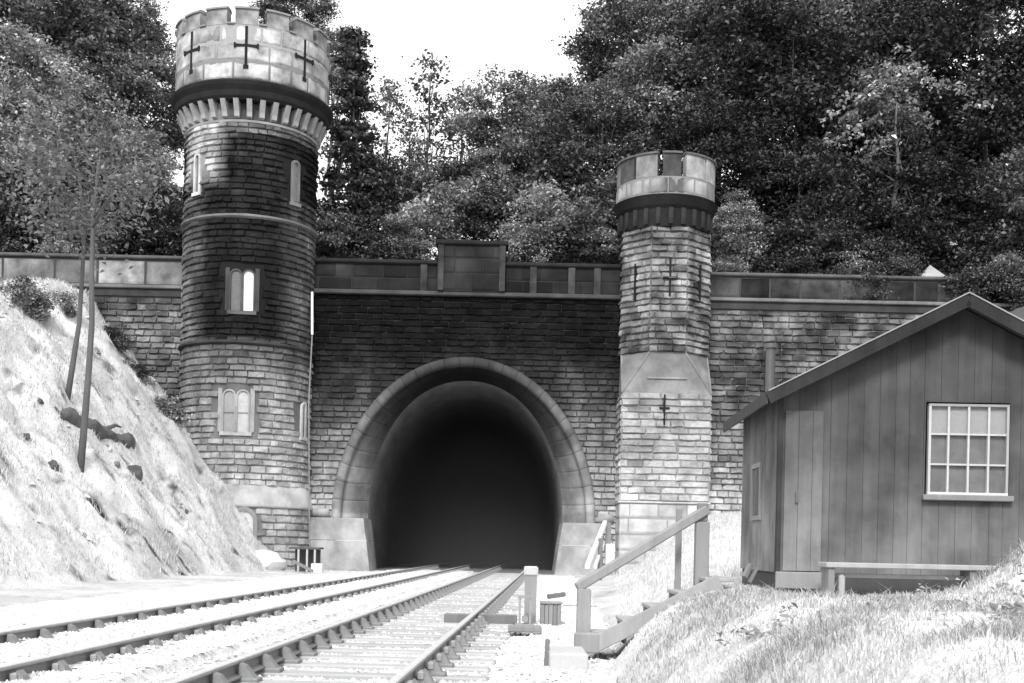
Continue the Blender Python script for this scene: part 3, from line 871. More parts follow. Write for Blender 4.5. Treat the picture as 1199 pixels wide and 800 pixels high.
# ------------------------------------------------------------------ railway
SL = 48 / 1400.0
rz_t = -math.atan(SL)
def rail_mb(y0, y1):
    m = MB(); hw, web, ft = .035, .010, .068
    prof = [(-ft, -.145), (ft, -.145), (ft, -.132), (web, -.115), (web, -.045), (hw, -.035), (hw, -.006), (hw - .012, 0), (-hw + .012, 0), (-hw, -.006), (-hw, -.035), (-web, -.045), (-web, -.115), (-ft, -.132)]
    n = len(prof); vs = [(x, y, z) for y in (y0, y1) for x, z in prof]
    fs = [(i, (i+1) % n, n + (i+1) % n, n + i) for i in range(n)] + [tuple(range(n))[::-1], tuple(range(n, 2*n))]
    return m.add(vs, fs, [2.6 if z > -.007 else 1.0 for x, y, z in vs])
def track(label, xl, xr, nsl, ztop_sleeper):
    t = thing('railway_track', label, 'railway track', ((xl + xr) / 2, 0, 0), rz_t)
    g_ = (xr - xl) / 2
    r = rail_mb(-6, 100).build('rail', M['rail_top'], t); r.location = (-g_, 0, 0)
    r2 = r.copy(); C.objects.link(r2); r2.parent = t; r2.location = (g_, 0, 0)
    # three different sleepers
    protos = []
    for k in range(3):
        m = MB().box(-1.28, 1.28, -.125, .125, -.31, 0, random.uniform(.8, 1.15), .015)
        m.v = [(x, y, z + .006 * random.uniform(-1, 1)) for x, y, z in m.v]
        protos.append(m)
    ch = MB()
    ch.box(-.20, .20, -.09, .09, -.01, .035, 1, .01)
    ch.add([(.04,-.06,.03),(.17,-.06,.03),(.17,.06,.03),(.04,.06,.03),(.045,-.05,.15),(.09,-.05,.13),(.09,.05,.13),(.045,.05,.15)], [(0,1,5,4),(1,2,6,5),(2,3,7,6),(3,0,4,7),(4,5,6,7)])
    ch.add([(-.04,-.06,.03),(-.17,-.06,.03),(-.17,.06,.03),(-.04,.06,.03),(-.09,-.05,.14),(-.13,-.05,.10),(-.13,.05,.10),(-.09,.05,.14)], [(1,0,4,5),(2,1,5,6),(3,2,6,7),(0,3,7,4),(7,6,5,4)])
    ch.box(-.093, -.04, -.10, .07, .055, .12, 1.5, .008)     # oak key
    first = None; meshes = []; cm = None
    y = -1.0
    for i in range(nsl):
        yy = y + i * .76 + random.uniform(-.03, .03)
        if i < 3:
            s = protos[i].build('sleeper', M['sleeper'], t); meshes.append(s.data)
        else:
            s = bpy.data.objects.new('sleeper', meshes[random.randrange(3)]); C.objects.link(s); s.parent = t
        s.location = (random.uniform(-.03, .03), yy, ztop_sleeper); s.rotation_euler = (0, 0, random.gauss(0, .006))
        for sg in (-1, 1):
            if cm is None:
                c = ch.build('rail_chair', M['iron'], s); cm = c.data
            else:
                c = bpy.data.objects.new('rail_chair', cm); C.objects.link(c); c.parent = s
            c.location = (sg * g_ - s.location.x, 0, .0)
            if sg > 0: c.rotation_euler = (0, 0, math.pi)
    return t
track('railway track nearer the hut, its timber sleepers and both rails bare', -2.535, -1.10, 76, -.180)
track('railway track on the far side, sleepers buried so only rails and chairs show', -5.455, -4.02, 76, -.180)

# ballast bed: heaped between the sleepers, covering those of the far track
bx = np.arange(-9.5, 3.2, .055); by = np.concatenate([np.arange(1.5, 22, .055), np.arange(22, 49.2, .11)])
def bed_z(X, Y):
    x = X - SL * Y
    z = np.full(X.shape, -.205)
    lt_ = (x > -6.5) & (x < -3.25)
    pf = ((Y + 1.0) / .76) % 1.0; dip = np.exp(-((np.minimum(pf, 1 - pf)) / .17) ** 2)
    near = np.exp(-((x + 5.455) / .24) ** 2) + np.exp(-((x + 4.02) / .24) ** 2)
    z = np.where(lt_, -.112 - .055 * dip * np.clip(near, 0, 1), z)
    six = (x >= -3.25) & (x < -2.3); z = np.where(six, -.185, z)
    rt = (x > -3.1) & (x < -.3)
    ph = ((Y + 1.0) / .76) % 1.0
    z = np.where(rt, -.222 + .02 * np.cos(2 * np.pi * ph - np.pi), z)
    edge = np.clip((x + 9.0) / 2.2, 0, 1) * np.clip((.95 - x) / 1.1, 0, 1)
    z = -.20 + (z + .20) * np.sqrt(np.clip(edge, 0, 1))
    z = z + .010 * np.sin(X * 5 + Y * 1.1) * np.sin(Y * 3 - X)
    return z
bed = grid_mesh('ballast_bed', bx, by, bed_z, M['ballast'], None, .007)
tag(bed, kind='structure')
# loose stones
n = 60000
yy = 5 + 38 * rng.random(n) ** 1.7
xx = rng.uniform(-8.4, .9, n)
X = xx + SL * yy
zz = bed_z(X, yy)
octv = np.array([[1,0,0],[0,1,0],[-1,0,0],[0,-1,0],[0,0,.8],[0,0,-.8]], float)
octf = [(0,1,4),(1,2,4),(2,3,4),(3,0,4)]
sz = rng.uniform(.012, .030, n)[:, None, None]
ov = octv[None] * sz * rng.uniform(.6, 1.4, (n, 6, 3))
th = rng.uniform(0, 2*np.pi, n); c_, s_ = np.cos(th)[:, None], np.sin(th)[:, None]
ox = ov[..., 0] * c_ - ov[..., 1] * s_; oy = ov[..., 0] * s_ + ov[..., 1] * c_
pv = np.stack([ox + X[:, None], oy + yy[:, None], ov[..., 2] + zz[:, None] + .004], -1)
tri = pv[:, np.array(octf).ravel()].reshape(-1, 3)
tn = np.repeat(rng.uniform(.45, 1.3, n), 12)
me = np_mesh('loose_ballast', tri, 3, tn, M['ballast_stone'])
tag(link('loose_ballast', me), 'pale crushed stone lying around the rails', 'ballast', kind='stuff')

# ------------------------------------------------------------------ lineside things
# post beside the right-hand rail
q = P(621, 728, 17.7)
post = thing('lineside_post', 'square pale-topped post standing beside the nearest rail by the tunnel mouth', 'post', (q.x, q.y, q.z))
MB().box(-.088, .088, -.088, .088, -.25, .68, .95, .01).build('shaft', M['timber'], post)
MB().box(-.105, .105, -.105, .105, .68, .82, .62, .02).build('cap', M['white_paint'], post)
q = P(615, 728, 17.2)
cf = thing('crank_frame', 'small dark iron crank frame in front of the square lineside post', 'crank frame', tuple(q))
mb = MB()
for x in (-.075, .075): mb.box(x - .016, x + .016, -.05, .05, -.1, .34, 1.3)
mb.box(-.11, .11, -.06, .06, .34, .375, 1.3); mb.box(-.14, .14, -.1, .1, -.12, -.03, 1.5)
mb.build('frame', M['iron'], cf)
MB().tube([(0, -.07, .04), (0, .07, .04)], .05, 12, tone=1.2).build('pulley', M['iron'], cf)
a_, b_ = P(521, 720, 17.6), P(606, 722, 17.6)
z_ = -.20
rod = MB().box(0, (b_ - a_).x, -.07, .07, -.06, .08, .62, .012).build('point_rodding_board', M['timber'], None, loc=(a_.x, 17.5, -.13))
tag(rod, 'flat timber board laid across the nearer track towards the square post', 'board')
q = P(633, 727, 17.7)
bxo = thing('cable_box', 'low dark ribbed timber box standing right of the square lineside post', 'box', tuple(q))
mb = MB()
for k in range(5): mb.box(.0 + .063*k, .058 + .063*k, 0, .30, -.1, .245 - .01*(k % 2), random.uniform(.6, .95), .006)
mb.build('body', M['timber'], bxo)
MB().box(-.01, .33, -.02, .32, .25, .28, .9, .008).build('lid', M['timber'], bxo)
pl = MB().box(-.22, .22, -.14, .14, -.03, .05, .8, .01).build('flat_board', M['timber'], None, loc=tuple(P(615, 737, 15.8)))
tag(pl, 'short weathered board lying flat in front of the iron crank frame', 'board')
pl = MB().box(-.16, .16, -.05, .05, -.03, .05, .5, .01).build('scrap_plank', M['timber'], None, loc=tuple(P(652, 698, 21)))
pl.rotation_euler = (0, -.15, .3)
tag(pl, 'dark scrap of plank lying behind the ribbed box', 'plank')
w0, w1 = P(660, 709, 17.9), P(700, 710, 17.9)
tag(MB().tube([w0, w1], .008, 6).build('signal_wire', M['iron']), 'thin wire running right from the ribbed box past the stair post', 'wire')

# timber steps up the bank
def steps():
    s0 = P(680, 770, 12.3); s1 = P(850, 684, 12.2)
    t = thing('timber_steps', 'timber steps cut into the grassy bank behind a long sloping side board', 'steps', (s0.x, 12.3, s0.z))
    o = t.location
    m = MB(); m.beam((0, 0, .06), (s1.x - s0.x - .05, -.1, s1.z - s0.z + .02), .06, .17, tone=1.05, bev=.008)
    m.build('side_board', M['timber'], t)
    m = MB(); xe = s1.x - s0.x
    m.add([(xe-.12, -.11, .60), (xe+.10, -.11, .66), (xe+.12, -.11, .56), (xe+.03, -.11, .42), (xe-.16, -.11, .44),
           (xe-.12, -.04, .60), (xe+.10, -.04, .66), (xe+.12, -.04, .56), (xe+.03, -.04, .42), (xe-.16, -.04, .44)],
          [(4,3,2,1,0), (5,6,7,8,9), (0,1,6,5), (1,2,7,6), (2,3,8,7), (3,4,9,8), (4,0,5,9)], 1.0)
    m.build('board_end', M['timber'], t)
    for k in range(5):
        f = (k + .6) / 5.2
        x = (s1.x - s0.x) * f; z = (s1.z - s0.z) * f - .0
        MB().box(x - .02, x + .28, .02, .85, z + .11, z + .15, 1.3, .006).build('tread', M['timber'], t)
        MB().box(x, x + .025, .02, .85, z - .10, z + .108, .6).build('riser', M['timber'], t)
    return t
steps()
hr = thing('stair_handrail', 'sloping timber handrail with stout end posts along the bank steps', 'handrail', tuple(P(683, 757, 12.5)))
def rel(p): return Vector(p) - hr.location
pa, pb = P(683, 684, 12.5), P(823, 600, 12.75)
ptl = P(822, 674, 12.75)
d_ = (pb - pa)
MB().beam(rel(pa - d_ * .05), rel(pb + d_ * .04), .09, .10, tone=.95, bev=.012).build('rail', M['timber'], hr)
mb = MB().box(-.072, .072, -.06, .08, -.15, rel(pa).z - .05, 1.0, .01); mb.build('post', M['timber'], hr)
r = rel(ptl); rb = rel(pb)
MB().box(r.x - .072, r.x + .072, r.y - .03, r.y + .11, r.z - .2, rb.z - .10, .95, .01).build('post', M['timber'], hr)
MB().box(r.x - .055, r.x + .055, r.y + .0, r.y + .09, rb.z - .099, rb.z + .10, .75, .01).build('post_head', M['timber'], hr)
r2 = rel(P(794, 678, 13.1)); r2t = rel(P(794, 596, 13.1))
MB().box(r2.x - .032, r2.x + .032, r2.y - .03, r2.y + .03, r2.z - .15, r2t.z, .9, .006).build('post', M['timber'], hr)
# landing slab and stake
q = P(664, 783, 11.2)
sl = MB().box(-.16, .2, 0, .85, -.12, .06, .6, .015).build('landing_slab', M['white_paint'], None, loc=(q.x, 11.2, -.10))
tag(sl, 'pale worn stone slab at the foot of the bank steps', 'slab')
q = P(640, 775, 11.6)
sk = MB().box(-.022, .022, -.02, .02, -.2, .22, .6, .004).build('stake', M['timber'], None, loc=tuple(q))
sk.rotation_euler = (0, .05, 0)
tag(sk, 'short thin dark stake left of the pale slab', 'stake')
bs = MB().box(-.13, .13, -.05, .08, -.12, .1, .9, .02).build('footing_block', M['timber'], None, loc=tuple(P(690, 752, 12.3)))
bs.location.x -= .02
tag(bs, 'rough timber block at the base of the lower handrail post', 'block')

# far handrail beyond the steps
a_ = P(688, 664, 25); b_ = P(709, 612, 29); 
fr_ = thing('far_handrail', 'steep white-edged handrail by the right foot of the tunnel arch', 'handrail', tuple(P(712, 645, 29)))
rl = lambda p: Vector(p) - fr_.location
MB().beam(rl(a_), rl(b_), .10, .10, tone=.95, bev=.01).build('rail', M['white_paint'], fr_)
MB().beam(rl(P(697, 664, 26)), rl(P(706, 640, 28)), .07, .09, tone=.95, bev=.01).build('lower_rail', M['white_paint'], fr_)
MB().box(-.06, .07, -.06, .06, -.5, rl(P(712, 612, 29)).z, .75, .01).build('post', M['timber'], fr_)
r = rl(P(703, 664, 27)); rt2 = rl(P(703, 630, 27))
MB().box(r.x - .05, r.x + .05, r.y - .05, r.y + .05, r.z - .3, rt2.z, .6, .01).build('post', M['timber'], fr_)
r = rl(P(714, 655, 28.5)); rt2 = rl(P(714, 637, 28.5))
MB().box(r.x - .09, r.x + .12, r.y - .05, r.y + .05, r.z - .3, rt2.z, .95, .02).build('kick_board', M['white_paint'], fr_)

# little lineside platform at the foot of the round tower
q = P(360, 667, 43.8)
lp = thing('lineside_platform', 'dark-topped little platform on white posts at the foot of the round tower', 'platform', (q.x, q.y, -.17))
t0, t1 = P(341, 641, 43.8) - lp.location, P(377, 643, 43.8) - lp.location
MB().box(t0.x, t1.x, -.4, .5, t0.z - .05, t0.z + .02, .35, .01).build('deck', M['timber'], lp)
MB().box(t0.x + .1, t1.x - .1, .35, .45, .0, t0.z - .06, .3).build('back_board', M['timber'], lp)
for px in (352, 362, 371):
    x = (P(px, 650, 43.8) - lp.location).x
    MB().box(x - .035, x + .035, -.38, -.31, 0, t0.z - .055, .55, .01).build('post', M['white_paint'], lp)
q = P(372, 669, 43.2)
wb = MB().box(-.2, .2, -.2, .2, 0, .34, .95, .02).build('white_block', M['white_paint'], None, loc=(q.x, q.y, -.18))
tag(wb, 'squat whitewashed block beside the track below the dark little platform', 'block')
bd = MB(); bd.beam(P(344, 657, 42.8), P(367, 669, 42.3), .05, .10, tone=.8)
tag(bd.build('sloping_board', M['timber']), 'narrow dark board sloping down to the whitewashed block', 'board')

# ------------------------------------------------------------------ timber hut
hp = P(913, 668, 12.0)
hut = thing('timber_hut', 'dark boarded timber hut with pitched roof and twelve-pane window on the bank', 'hut', (hp.x, hp.y, hp.z - .02), -R_(2.0))
HW, HD, HE = 3.44, 2.35, 1.83
RP = .515                                # roof pitch
def btone(x, z): return .10 + .02 * n3(x, z, 2, 1.3)
def boards(mb, x0, x1, axis, fix, topf, z0=0.0, hole=None, tonef=btone, out=-1):
    """vertical boards along x (axis 0, at y=fix) or y (axis 1, at x=fix)"""
    x = x0; w = .155; 
    while x < x1 - 1e-4:
        xb = min(x + w * random.uniform(.85, 1.15), x1); g = .0015
        d = random.uniform(0, .004); tn = tonef(x, 1) * random.uniform(.94, 1.07)
        spans = [(z0, None)]
        if hole and x < hole[1] and xb > hole[0]: spans = [(z0, hole[2]), (hole[3], None)]
        xx0, xx1 = x + g, xb - g
        cuts = [(xx0, xx1, spans)]
        if hole and len(spans) == 2:
            cuts = []
            if xx0 < hole[0]: cuts.append((xx0, hole[0], [(z0, None)]))
            cuts.append((max(xx0, hole[0]), min(xx1, hole[1]), spans))
            if xx1 > hole[1]: cuts.append((hole[1], xx1, [(z0, None)]))
        for ca, cb_, sp in cuts:
            for za, zb in sp:
                zl, zr = (topf(ca), topf(cb_)) if zb is None else (zb, zb)
                if axis == 0:
                    f0, f1 = fix - .022 - d, fix
                    vs = [(ca,f0,za),(cb_,f0,za),(cb_,f1,za),(ca,f1,za),(ca,f0,zl),(cb_,f0,zr),(cb_,f1,zr),(ca,f1,zl)]
                else:
                    f0, f1 = fix - .022 - d, fix
                    vs = [(f0,cb_,za),(f0,ca,za),(f1,ca,za),(f1,cb_,za),(f0,cb_,zr),(f0,ca,zl),(f1,ca,zl),(f1,cb_,zr)]
                mid = [tuple((a + b) / 2 for a, b in zip(vs[i], vs[i+4])) for i in range(4)]
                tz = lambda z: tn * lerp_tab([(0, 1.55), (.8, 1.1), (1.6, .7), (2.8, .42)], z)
                vv = vs[:4] + mid + vs[4:]
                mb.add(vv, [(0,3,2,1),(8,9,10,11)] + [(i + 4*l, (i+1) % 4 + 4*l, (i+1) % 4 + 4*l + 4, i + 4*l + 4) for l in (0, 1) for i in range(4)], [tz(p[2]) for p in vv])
        x = xb
topg = lambda x: HE + RP * (HW/2 - abs(x - HW/2)) - .02
rh = -R_(2.0)
def hl(px, py, Y):     # photo bearing to hut-local coordinates
    p = P(px, py, Y) - hut.location
    return Vector((p.x * math.cos(-rh) - p.y * math.sin(-rh), p.x * math.sin(-rh) + p.y * math.cos(-rh), p.z))
wl, wr = hl(1086, 530, 11.93).x, hl(1180, 530, 11.9).x
wz0, wz1 = hl(1130, 580, 11.93).z, hl(1130, 474, 11.93).z
mb = MB(); boards(mb, 0.0, HW, 0, 0.0, topg, 0, (wl - .02, wr + .02, wz0 - .02, wz1 + .02)); mb.build('gable_wall', M['boards'], hut)
mb = MB()
core = [(0, 0), (HW, 0), (HW, HE), (HW/2, HE + RP*HW/2 - .03), (0, HE)]
# inner gable with a hole behind the window
def core_quads(y):
    xs_ = [0, wl - .02, wr + .02, HW]; 
    for xa, xb in zip(xs_, xs_[1:]):
        m_ = max(min(HW/2, xb), xa)
        for a, b in ((xa, m_), (m_, xb)):
            if b - a < 1e-4: continue
            if xa == wl - .02:
                mb.add([(a,y,0),(b,y,0),(b,y,wz0-.02),(a,y,wz0-.02)], [(0,1,2,3)], .05)
                mb.add([(a,y,wz1+.02),(b,y,wz1+.02),(b,y,topg(b)),(a,y,topg(a))], [(0,1,2,3)], .05)
            else: mb.add([(a,y,0),(b,y,0),(b,y,topg(b)),(a,y,topg(a))], [(0,1,2,3)], .05)
core_quads(.003)
mb.build('gable_lining', M['boards'], hut)
sw0, sw1 = .98, 1.55      # side window along the depth
mb = MB(); sz0, sz1 = .55, 1.18
boards(mb, 0.03, HD, 1, 0.0, lambda y: HE - .02, 0, (sw0, sw1, sz0, sz1), lambda x, z: .17); mb.build('side_wall', M['boards'], hut)
MB().box(.003, .03, .02, HD, 0, HE - .02, .04).build('side_lining', M['boards'], hut)
mb = MB(); boards(mb, 0, HW, 0, HD + .022, topg); mb.build('rear_wall', M['boards'], hut)
mb = MB(); boards(mb, 0, HD, 1, HW + .022, lambda y: HE - .02); mb.build('side_wall', M['boards'], hut)
MB().box(-.045, -.0, -.045, .03, 0, HE - .03, .05, .004).build('corner_post', M['boards'], hut)
# roof
for sg in (-1, 1):
    ov, fo, bo = .20, .28, .35
    xr, xe = HW/2, (-ov if sg < 0 else HW + ov)
    zr_, ze = HE + RP*HW/2 + .0, HE - RP*ov
    m = MB()
    vs = [(xe,-fo,ze),(xr,-fo,zr_),(xr,HD+bo,zr_),(xe,HD+bo,ze),(xe,-fo,ze+.05),(xr,-fo,zr_+.05),(xr,HD+bo,zr_+.05),(xe,HD+bo,ze+.05)]
    m.add(vs, [(3,2,1,0),(4,5,6,7),(0,1,5,4),(1,2,6,5),(2,3,7,6),(3,0,4,7)], 1.0)
    ro = m.build('roof', M['felt'], hut)
    m = MB(); m.beam((xe, -fo - .012, ze - .015), (xr, -fo - .012, zr_ - .015), .022, .12, tone=.03)
    m.build('barge_board', M['boards'], hut)
    m = MB(); m.beam((xe, -fo - .02, ze + .055), (xr, -fo - .02, zr_ + .055), .03, .012, tone=1.0)
    m.build('verge_strip', M['timber'], hut)
    m = MB(); m.box(xe - (.02 if sg < 0 else 0), xe + (.02 if sg > 0 else 0), -fo, HD + bo, ze - .07, ze + .05, .2)
    m.build('fascia', M['timber'], hut)
# window
def window(w0, w1, z0, z1, cols, rows, y, tonesf, name='window'):
    f = MB(); t = .024
    f.box(w0 - .0, w1 + .0, y - .05, y + .01, z0 - .0, z0 + t, .8); f.box(w0, w1, y - .05, y + .01, z1 - t, z1, .35)
    f.box(w0, w0 + t, y - .05, y + .01, z0 + t, z1 - t, .6); f.box(w1 - t, w1, y - .05, y + .01, z0 + t, z1 - t, .45)
    wo = f.build(name, M['white_paint'], hut)
    b = MB()
    for c in range(1, cols):
        x = w0 + (w1 - w0) * c / cols; b.box(x - .010, x + .010, y - .045, y, z0 + t, z1 - t, .62)
    for r in range(1, rows):
        z = z0 + (z1 - z0) * r / rows
        for c in range(cols):
            xa = w0 + (w1 - w0) * c / cols + .0105; xb = w0 + (w1 - w0) * (c + 1) / cols - .0105
            if c == 0: xa = w0 + t
            if c == cols - 1: xb = w1 - t
            b.box(xa, xb, y - .042, y, z - .009, z + .009, .6)
    b.build('glazing_bars', M['white_paint'], wo)
    g = MB().box(w0 + .01, w1 - .01, y + .002, y + .006, z0 + .01, z1 - .01); g.build('glass', M['glass'], wo)
    return wo
wo = window(wl, wr, wz0, wz1, 4, 3, -.012, None)
MB().box(wl + .02, wr - .02, -.018, -.011, wz1 - (wz1 - wz0)/3 + .01, wz1 - .02, .36).build('blind', M['white_paint'], wo)
MB().box(wl - .05, wr + .05, -.10, -.01, wz0 - .06, wz0 - .003, .75, .008).build('window_sill', M['timber'], wo)
# side window
m = MB()
m.box(-.05, .0, sw0, sw0 + .05, sz0, sz1, .35); m.box(-.05, 0, sw1 - .05, sw1, sz0, sz1, .35)
m.box(-.05, 0, sw0 + .05, sw1 - .05, sz0, sz0 + .05, .35); m.box(-.05, 0, sw0 + .05, sw1 - .05, sz1 - .05, sz1, .35)
sw = m.build('side_window', M['white_paint'], hut)
MB().box(-.03, -.024, sw0 + .04, sw1 - .04, sz0 + .04, sz1 - .04).build('glass', M['glass'], sw)
# door: pale boards at the near corner
d1 = hl(962, 600, 11.95).x
m = MB(); boards(m, .02, d1, 0, -.034, lambda x: 1.62, .02, None, lambda x, z: .135)
do = m.build('door', M['boards'], hut)
MB().box(.13, .155, -.085, -.06, .70, .80, .5).build('keyhole_plate', M['iron'], do)
# skirting timbers
MB().box(-.05, d1 + .05, -.10, -.045, -.16, .01, .9, .01).build('sole_plate', M['timber'], hut)
MB().box(.0, HW, .02, HD, -.35, .0, .3).build('footing', M['timber'], hut)
MB().box(d1 + .06, HW, -.02, .015, -.3, -.005, .25).build('skirting', M['timber'], hut)
# stove pipe
q = hl(894, 440, 13.6); qt = hl(894, 408, 13.6)
MB().tube([(q.x + .08, 1.6, 1.9), (q.x + .08, 1.6, qt.z)], .055, 12, tone=.4).build('stove_pipe', M['iron'], hut)
MB().tube([(q.x + .08, 1.6, qt.z), (q.x + .08, 1.6, qt.z + .05)], .075, 12, tone=.4).build('pipe_cowl', M['iron'], hut)
# bench
q0, q1 = P(963, 660, 11.45), P(1150, 661, 11.3)
be = thing('plank_bench', 'low plank bench along the hut front, its right end sunk in the grass mound', 'bench', (q0.x, q0.y, q0.z - .26))
bl_ = q1.x - q0.x
MB().box(0, bl_ + .5, -.16, .16, .225, .275, 1.25, .008).build('seat', M['timber'], be)
MB().box(.03, .09, -.13, .13, -.12, .234, .75, .006).build('leg', M['timber'], be)
MB().box(bl_ - .1, bl_ - .04, -.13, .13, -.12, .234, .75, .006).build('leg', M['timber'], be)
MB().box(.1, bl_ + .4, .02, .05, .13, .17, 1.4, .004).build('rail', M['timber'], be)
MB().box(.13, .19, -.14, -.04, -.1, .16, .45, .02).build('prop_block', M['white_paint'], be)
# stump leaning at hut corner
q = P(872, 676, 12.0)
mb = MB(); mb.beam(q, q + Vector((.07, .05, .13)), .05, .04, tone=.6); mb.beam(q + Vector((.05, 0, -.05)), q + Vector((.13, .02, .10)), .03, .03, tone=.6)
tag(mb.build('splintered_stump', M['timber']), 'splintered little stump at the left corner of the hut', 'stump')

# ------------------------------------------------------------------ things on the left slope
def sl_pt(px, py):
    """where the bearing meets the left slope"""
    lo = 8.0
    for i in range(900):
        Y = 8 + i * .045
        p = P(px, py, Y)
        if p.z < gz(p.x, p.y): return p
    return P(px, py, 46)
def blob(name, c, rx, ry, rz, mat, tone=1.0, seed=0, sub=3, rough=.3):
    import bmesh
    bm = bmesh.new(); bmesh.ops.create_icosphere(bm, subdivisions=sub, radius=1)
    for v in bm.verts:
        n_ = 1 + rough * mn.noise(v.co * 1.5 + Vector((seed * 7.3, 0, 0))) + rough * .5 * mn.noise(v.co * 4 + Vector((seed, 3, 0)))
        v.co = Vector((v.co.x * rx * n_, v.co.y * ry * n_, v.co.z * rz * n_))
    me = bpy.data.meshes.new(name); bm.to_mesh(me); bm.free()
    at = me.attributes.new('tone', 'FLOAT', 'POINT'); at.data.foreach_set('value', [tone] * len(me.vertices))
    return link(name, me, mat, None, c)
la, lb = sl_pt(46, 474), sl_pt(152, 520)
mb = MB(); n = 44; pts = []; rad = []
for i in range(n):
    f = i / (n - 1); p = la.lerp(lb, f) + Vector((0, -.05, .02 - .10 * math.sin(f * math.pi)))
    pts.append(p); rad.append(.03 + .26 * math.sin(min(1, f * 1.25 + .04) * math.pi * .72))
mb.tube(pts, rad, 18)
mb.v = [(x + .10 * mn.noise(Vector((x*2, y*2, z*2))), y, z + .17 * mn.noise(Vector((x*1.6, y*3, z*2 + 9))) + .07 * mn.noise(Vector((x*6, y*6, z*6)))) for x, y, z in mb.v]
mb.tube([la.lerp(lb, .7) + Vector((0, -.1, .1)), la.lerp(lb, .86) + Vector((0, -.3, .42)), la.lerp(lb, .95) + Vector((0, -.4, .45))], [.09, .06, .02], 7)
mb.tube([la.lerp(lb, .3) + Vector((0, -.1, 0)), la.lerp(lb, .42) + Vector((0, -.3, -.45))], [.07, .02], 7)
tag(mb.build('fallen_log', M['bark']), 'thick dark fallen log lying slantwise on the bright slope', 'log')
rocks = [(158, 556, .34, .2, .30, 'dark squarish rock on the slope right of the fallen log'),
         (62, 545, .16, .12, .13, 'small dark stone on the slope below the fallen log'),
         (30, 512, .14, .1, .12, 'small dark stone at the left frame edge of the slope'),
         (218, 600, .10, .08, .09, 'small stone low on the slope before the round tower'),
         (137, 545, .14, .12, .12, 'small grey rock touching the dark squarish one')]
for i, (px, py, rx, ry, rz2, lab) in enumerate(rocks):
    o = blob('rock', sl_pt(px, py), rx, ry, rz2, M['rock'], .45 if i != 4 else .9, i, 2, .5); tag(o, lab, 'rock', 'rocks on the left slope')
o = blob('stone_heap', P(218, 520, 46.6), .45, .4, .75, M['white_paint'], .85, 9, 3, .5)
tag(o, 'heap of whitened rubble against the left side of the round tower', 'rubble')
q = P(322, 652, 44.0)
o = blob('sand_mound', (q.x - .6, q.y + .8, .0), 1.0, .8, .55, M['white_paint'], .95, 4, 3, .2)
tag(o, 'bright white mound beside the dark-topped little platform', 'mound')

# ------------------------------------------------------------------ vegetation
def leaf_cards(centres, size, tones, up=.5, elong=1.5):
    """a pointed quad at each centre with random facing"""
    n = len(centres)
    nrm = rng.normal(size=(n, 3)); nrm[:, 2] = np.abs(nrm[:, 2]) + up
    nrm /= np.linalg.norm(nrm, axis=1)[:, None]
    t = rng.normal(size=(n, 3)); a = np.cross(nrm, t); a /= np.linalg.norm(a, axis=1)[:, None]
    b = np.cross(nrm, a)
    s = (size * rng.uniform(.6, 1.4, n))[:, None]
    fold = nrm * s * .25
    v = np.stack([centres - a * s * elong * .5, centres - b * s * .42 + fold, centres + a * s * elong * .5, centres + b * s * .42 + fold], 1)
    return v.reshape(-1, 3), np.repeat(tones, 4)
def crown_pts(kind, r, hgt, ncl, nper, seed, spread=.18):
    g_ = np.random.default_rng(seed)
    if kind == 'round':
        d = g_.normal(size=(ncl, 3)); d /= np.linalg.norm(d, axis=1)[:, None]
        rad = g_.uniform(.35, 1.0, ncl) ** .6
        lump = 1 + .22 * np.sin(d[:, 0] * 4 + seed) * np.cos(d[:, 1] * 3 + seed * 2)
        c = d * (rad * lump)[:, None] * np.array([r, r, hgt / 2]) 
    elif kind == 'pine':
        f = g_.random(ncl); lev = np.clip(np.round(f * 9) / 9 + g_.normal(size=ncl) * .022, 0, 1)
        rr = (1 - lev) ** .8 * r * g_.uniform(.2, 1, ncl) + .1
        a = g_.uniform(0, 2*np.pi, ncl)
        c = np.stack([rr * np.cos(a), rr * np.sin(a), (lev - .5) * hgt - rr * .30 + .25 * np.sin(a * 2 + lev * 20)], -1)
    elif kind == 'airy':
        a = g_.uniform(0, 2*np.pi, ncl); h_ = g_.random(ncl)
        rr = r * np.sin(np.pi * (.15 + .8 * h_)) * g_.uniform(.2, 1, ncl)
        c = np.stack([rr * np.cos(a), rr * np.sin(a), (h_ - .5) * hgt], -1)
    elif kind == 'bough':
        cs_ = []
        for k in range(ncl // 9):
            z0 = (g_.random() - .5) * hgt; a = g_.uniform(-.9, .9) if k % 3 else g_.uniform(0, 6.28); ln = r * g_.uniform(.5, 1.1)
            for j in range(9):
                q = (j + .5) / 9
                cs_.append([ln * q * math.cos(a), ln * q * math.sin(a) - .8, z0 - .62 * ln * q ** 1.3 + g_.normal() * .08])
        c = np.array(cs_); ncl = len(c)
    ctone = g_.uniform(.35, 1.0, ncl) ** 1.6 * 2.2  # wide clump tones paint lit and shaded foliage
    cs = spread * r * g_.uniform(.6, 1.5, ncl)
    off = g_.normal(size=(ncl, nper, 3)) * cs[:, None, None] * np.array([1, 1, .42 if kind != 'pine' else .2])
    pts = (c[:, None] + off).reshape(-1, 3)
    tn = (ctone[:, None] * g_.uniform(.55, 1.6, (ncl, nper))).ravel()
    hot = g_.random(len(tn)) < .03; tn = np.where(hot, tn * 2.6, tn)  # a few leaves painted bright as glints
    return pts, tn, c
crowns = {}
def crown_mesh(key, kind, r, hgt, ncl, nper, leaf, seed, mat, spread=.18):
    pts, tn, c = crown_pts(kind, r, hgt, ncl, nper, seed, spread)
    v, t = leaf_cards(pts, leaf, tn)
    crowns[key] = (np_mesh('crown', v, 4, t, mat), c)
for i in range(4): crown_mesh(('dense', i), 'round', 3.0, 6.0, 130, 170, .125, 100 + i, M['leaf'], .12)
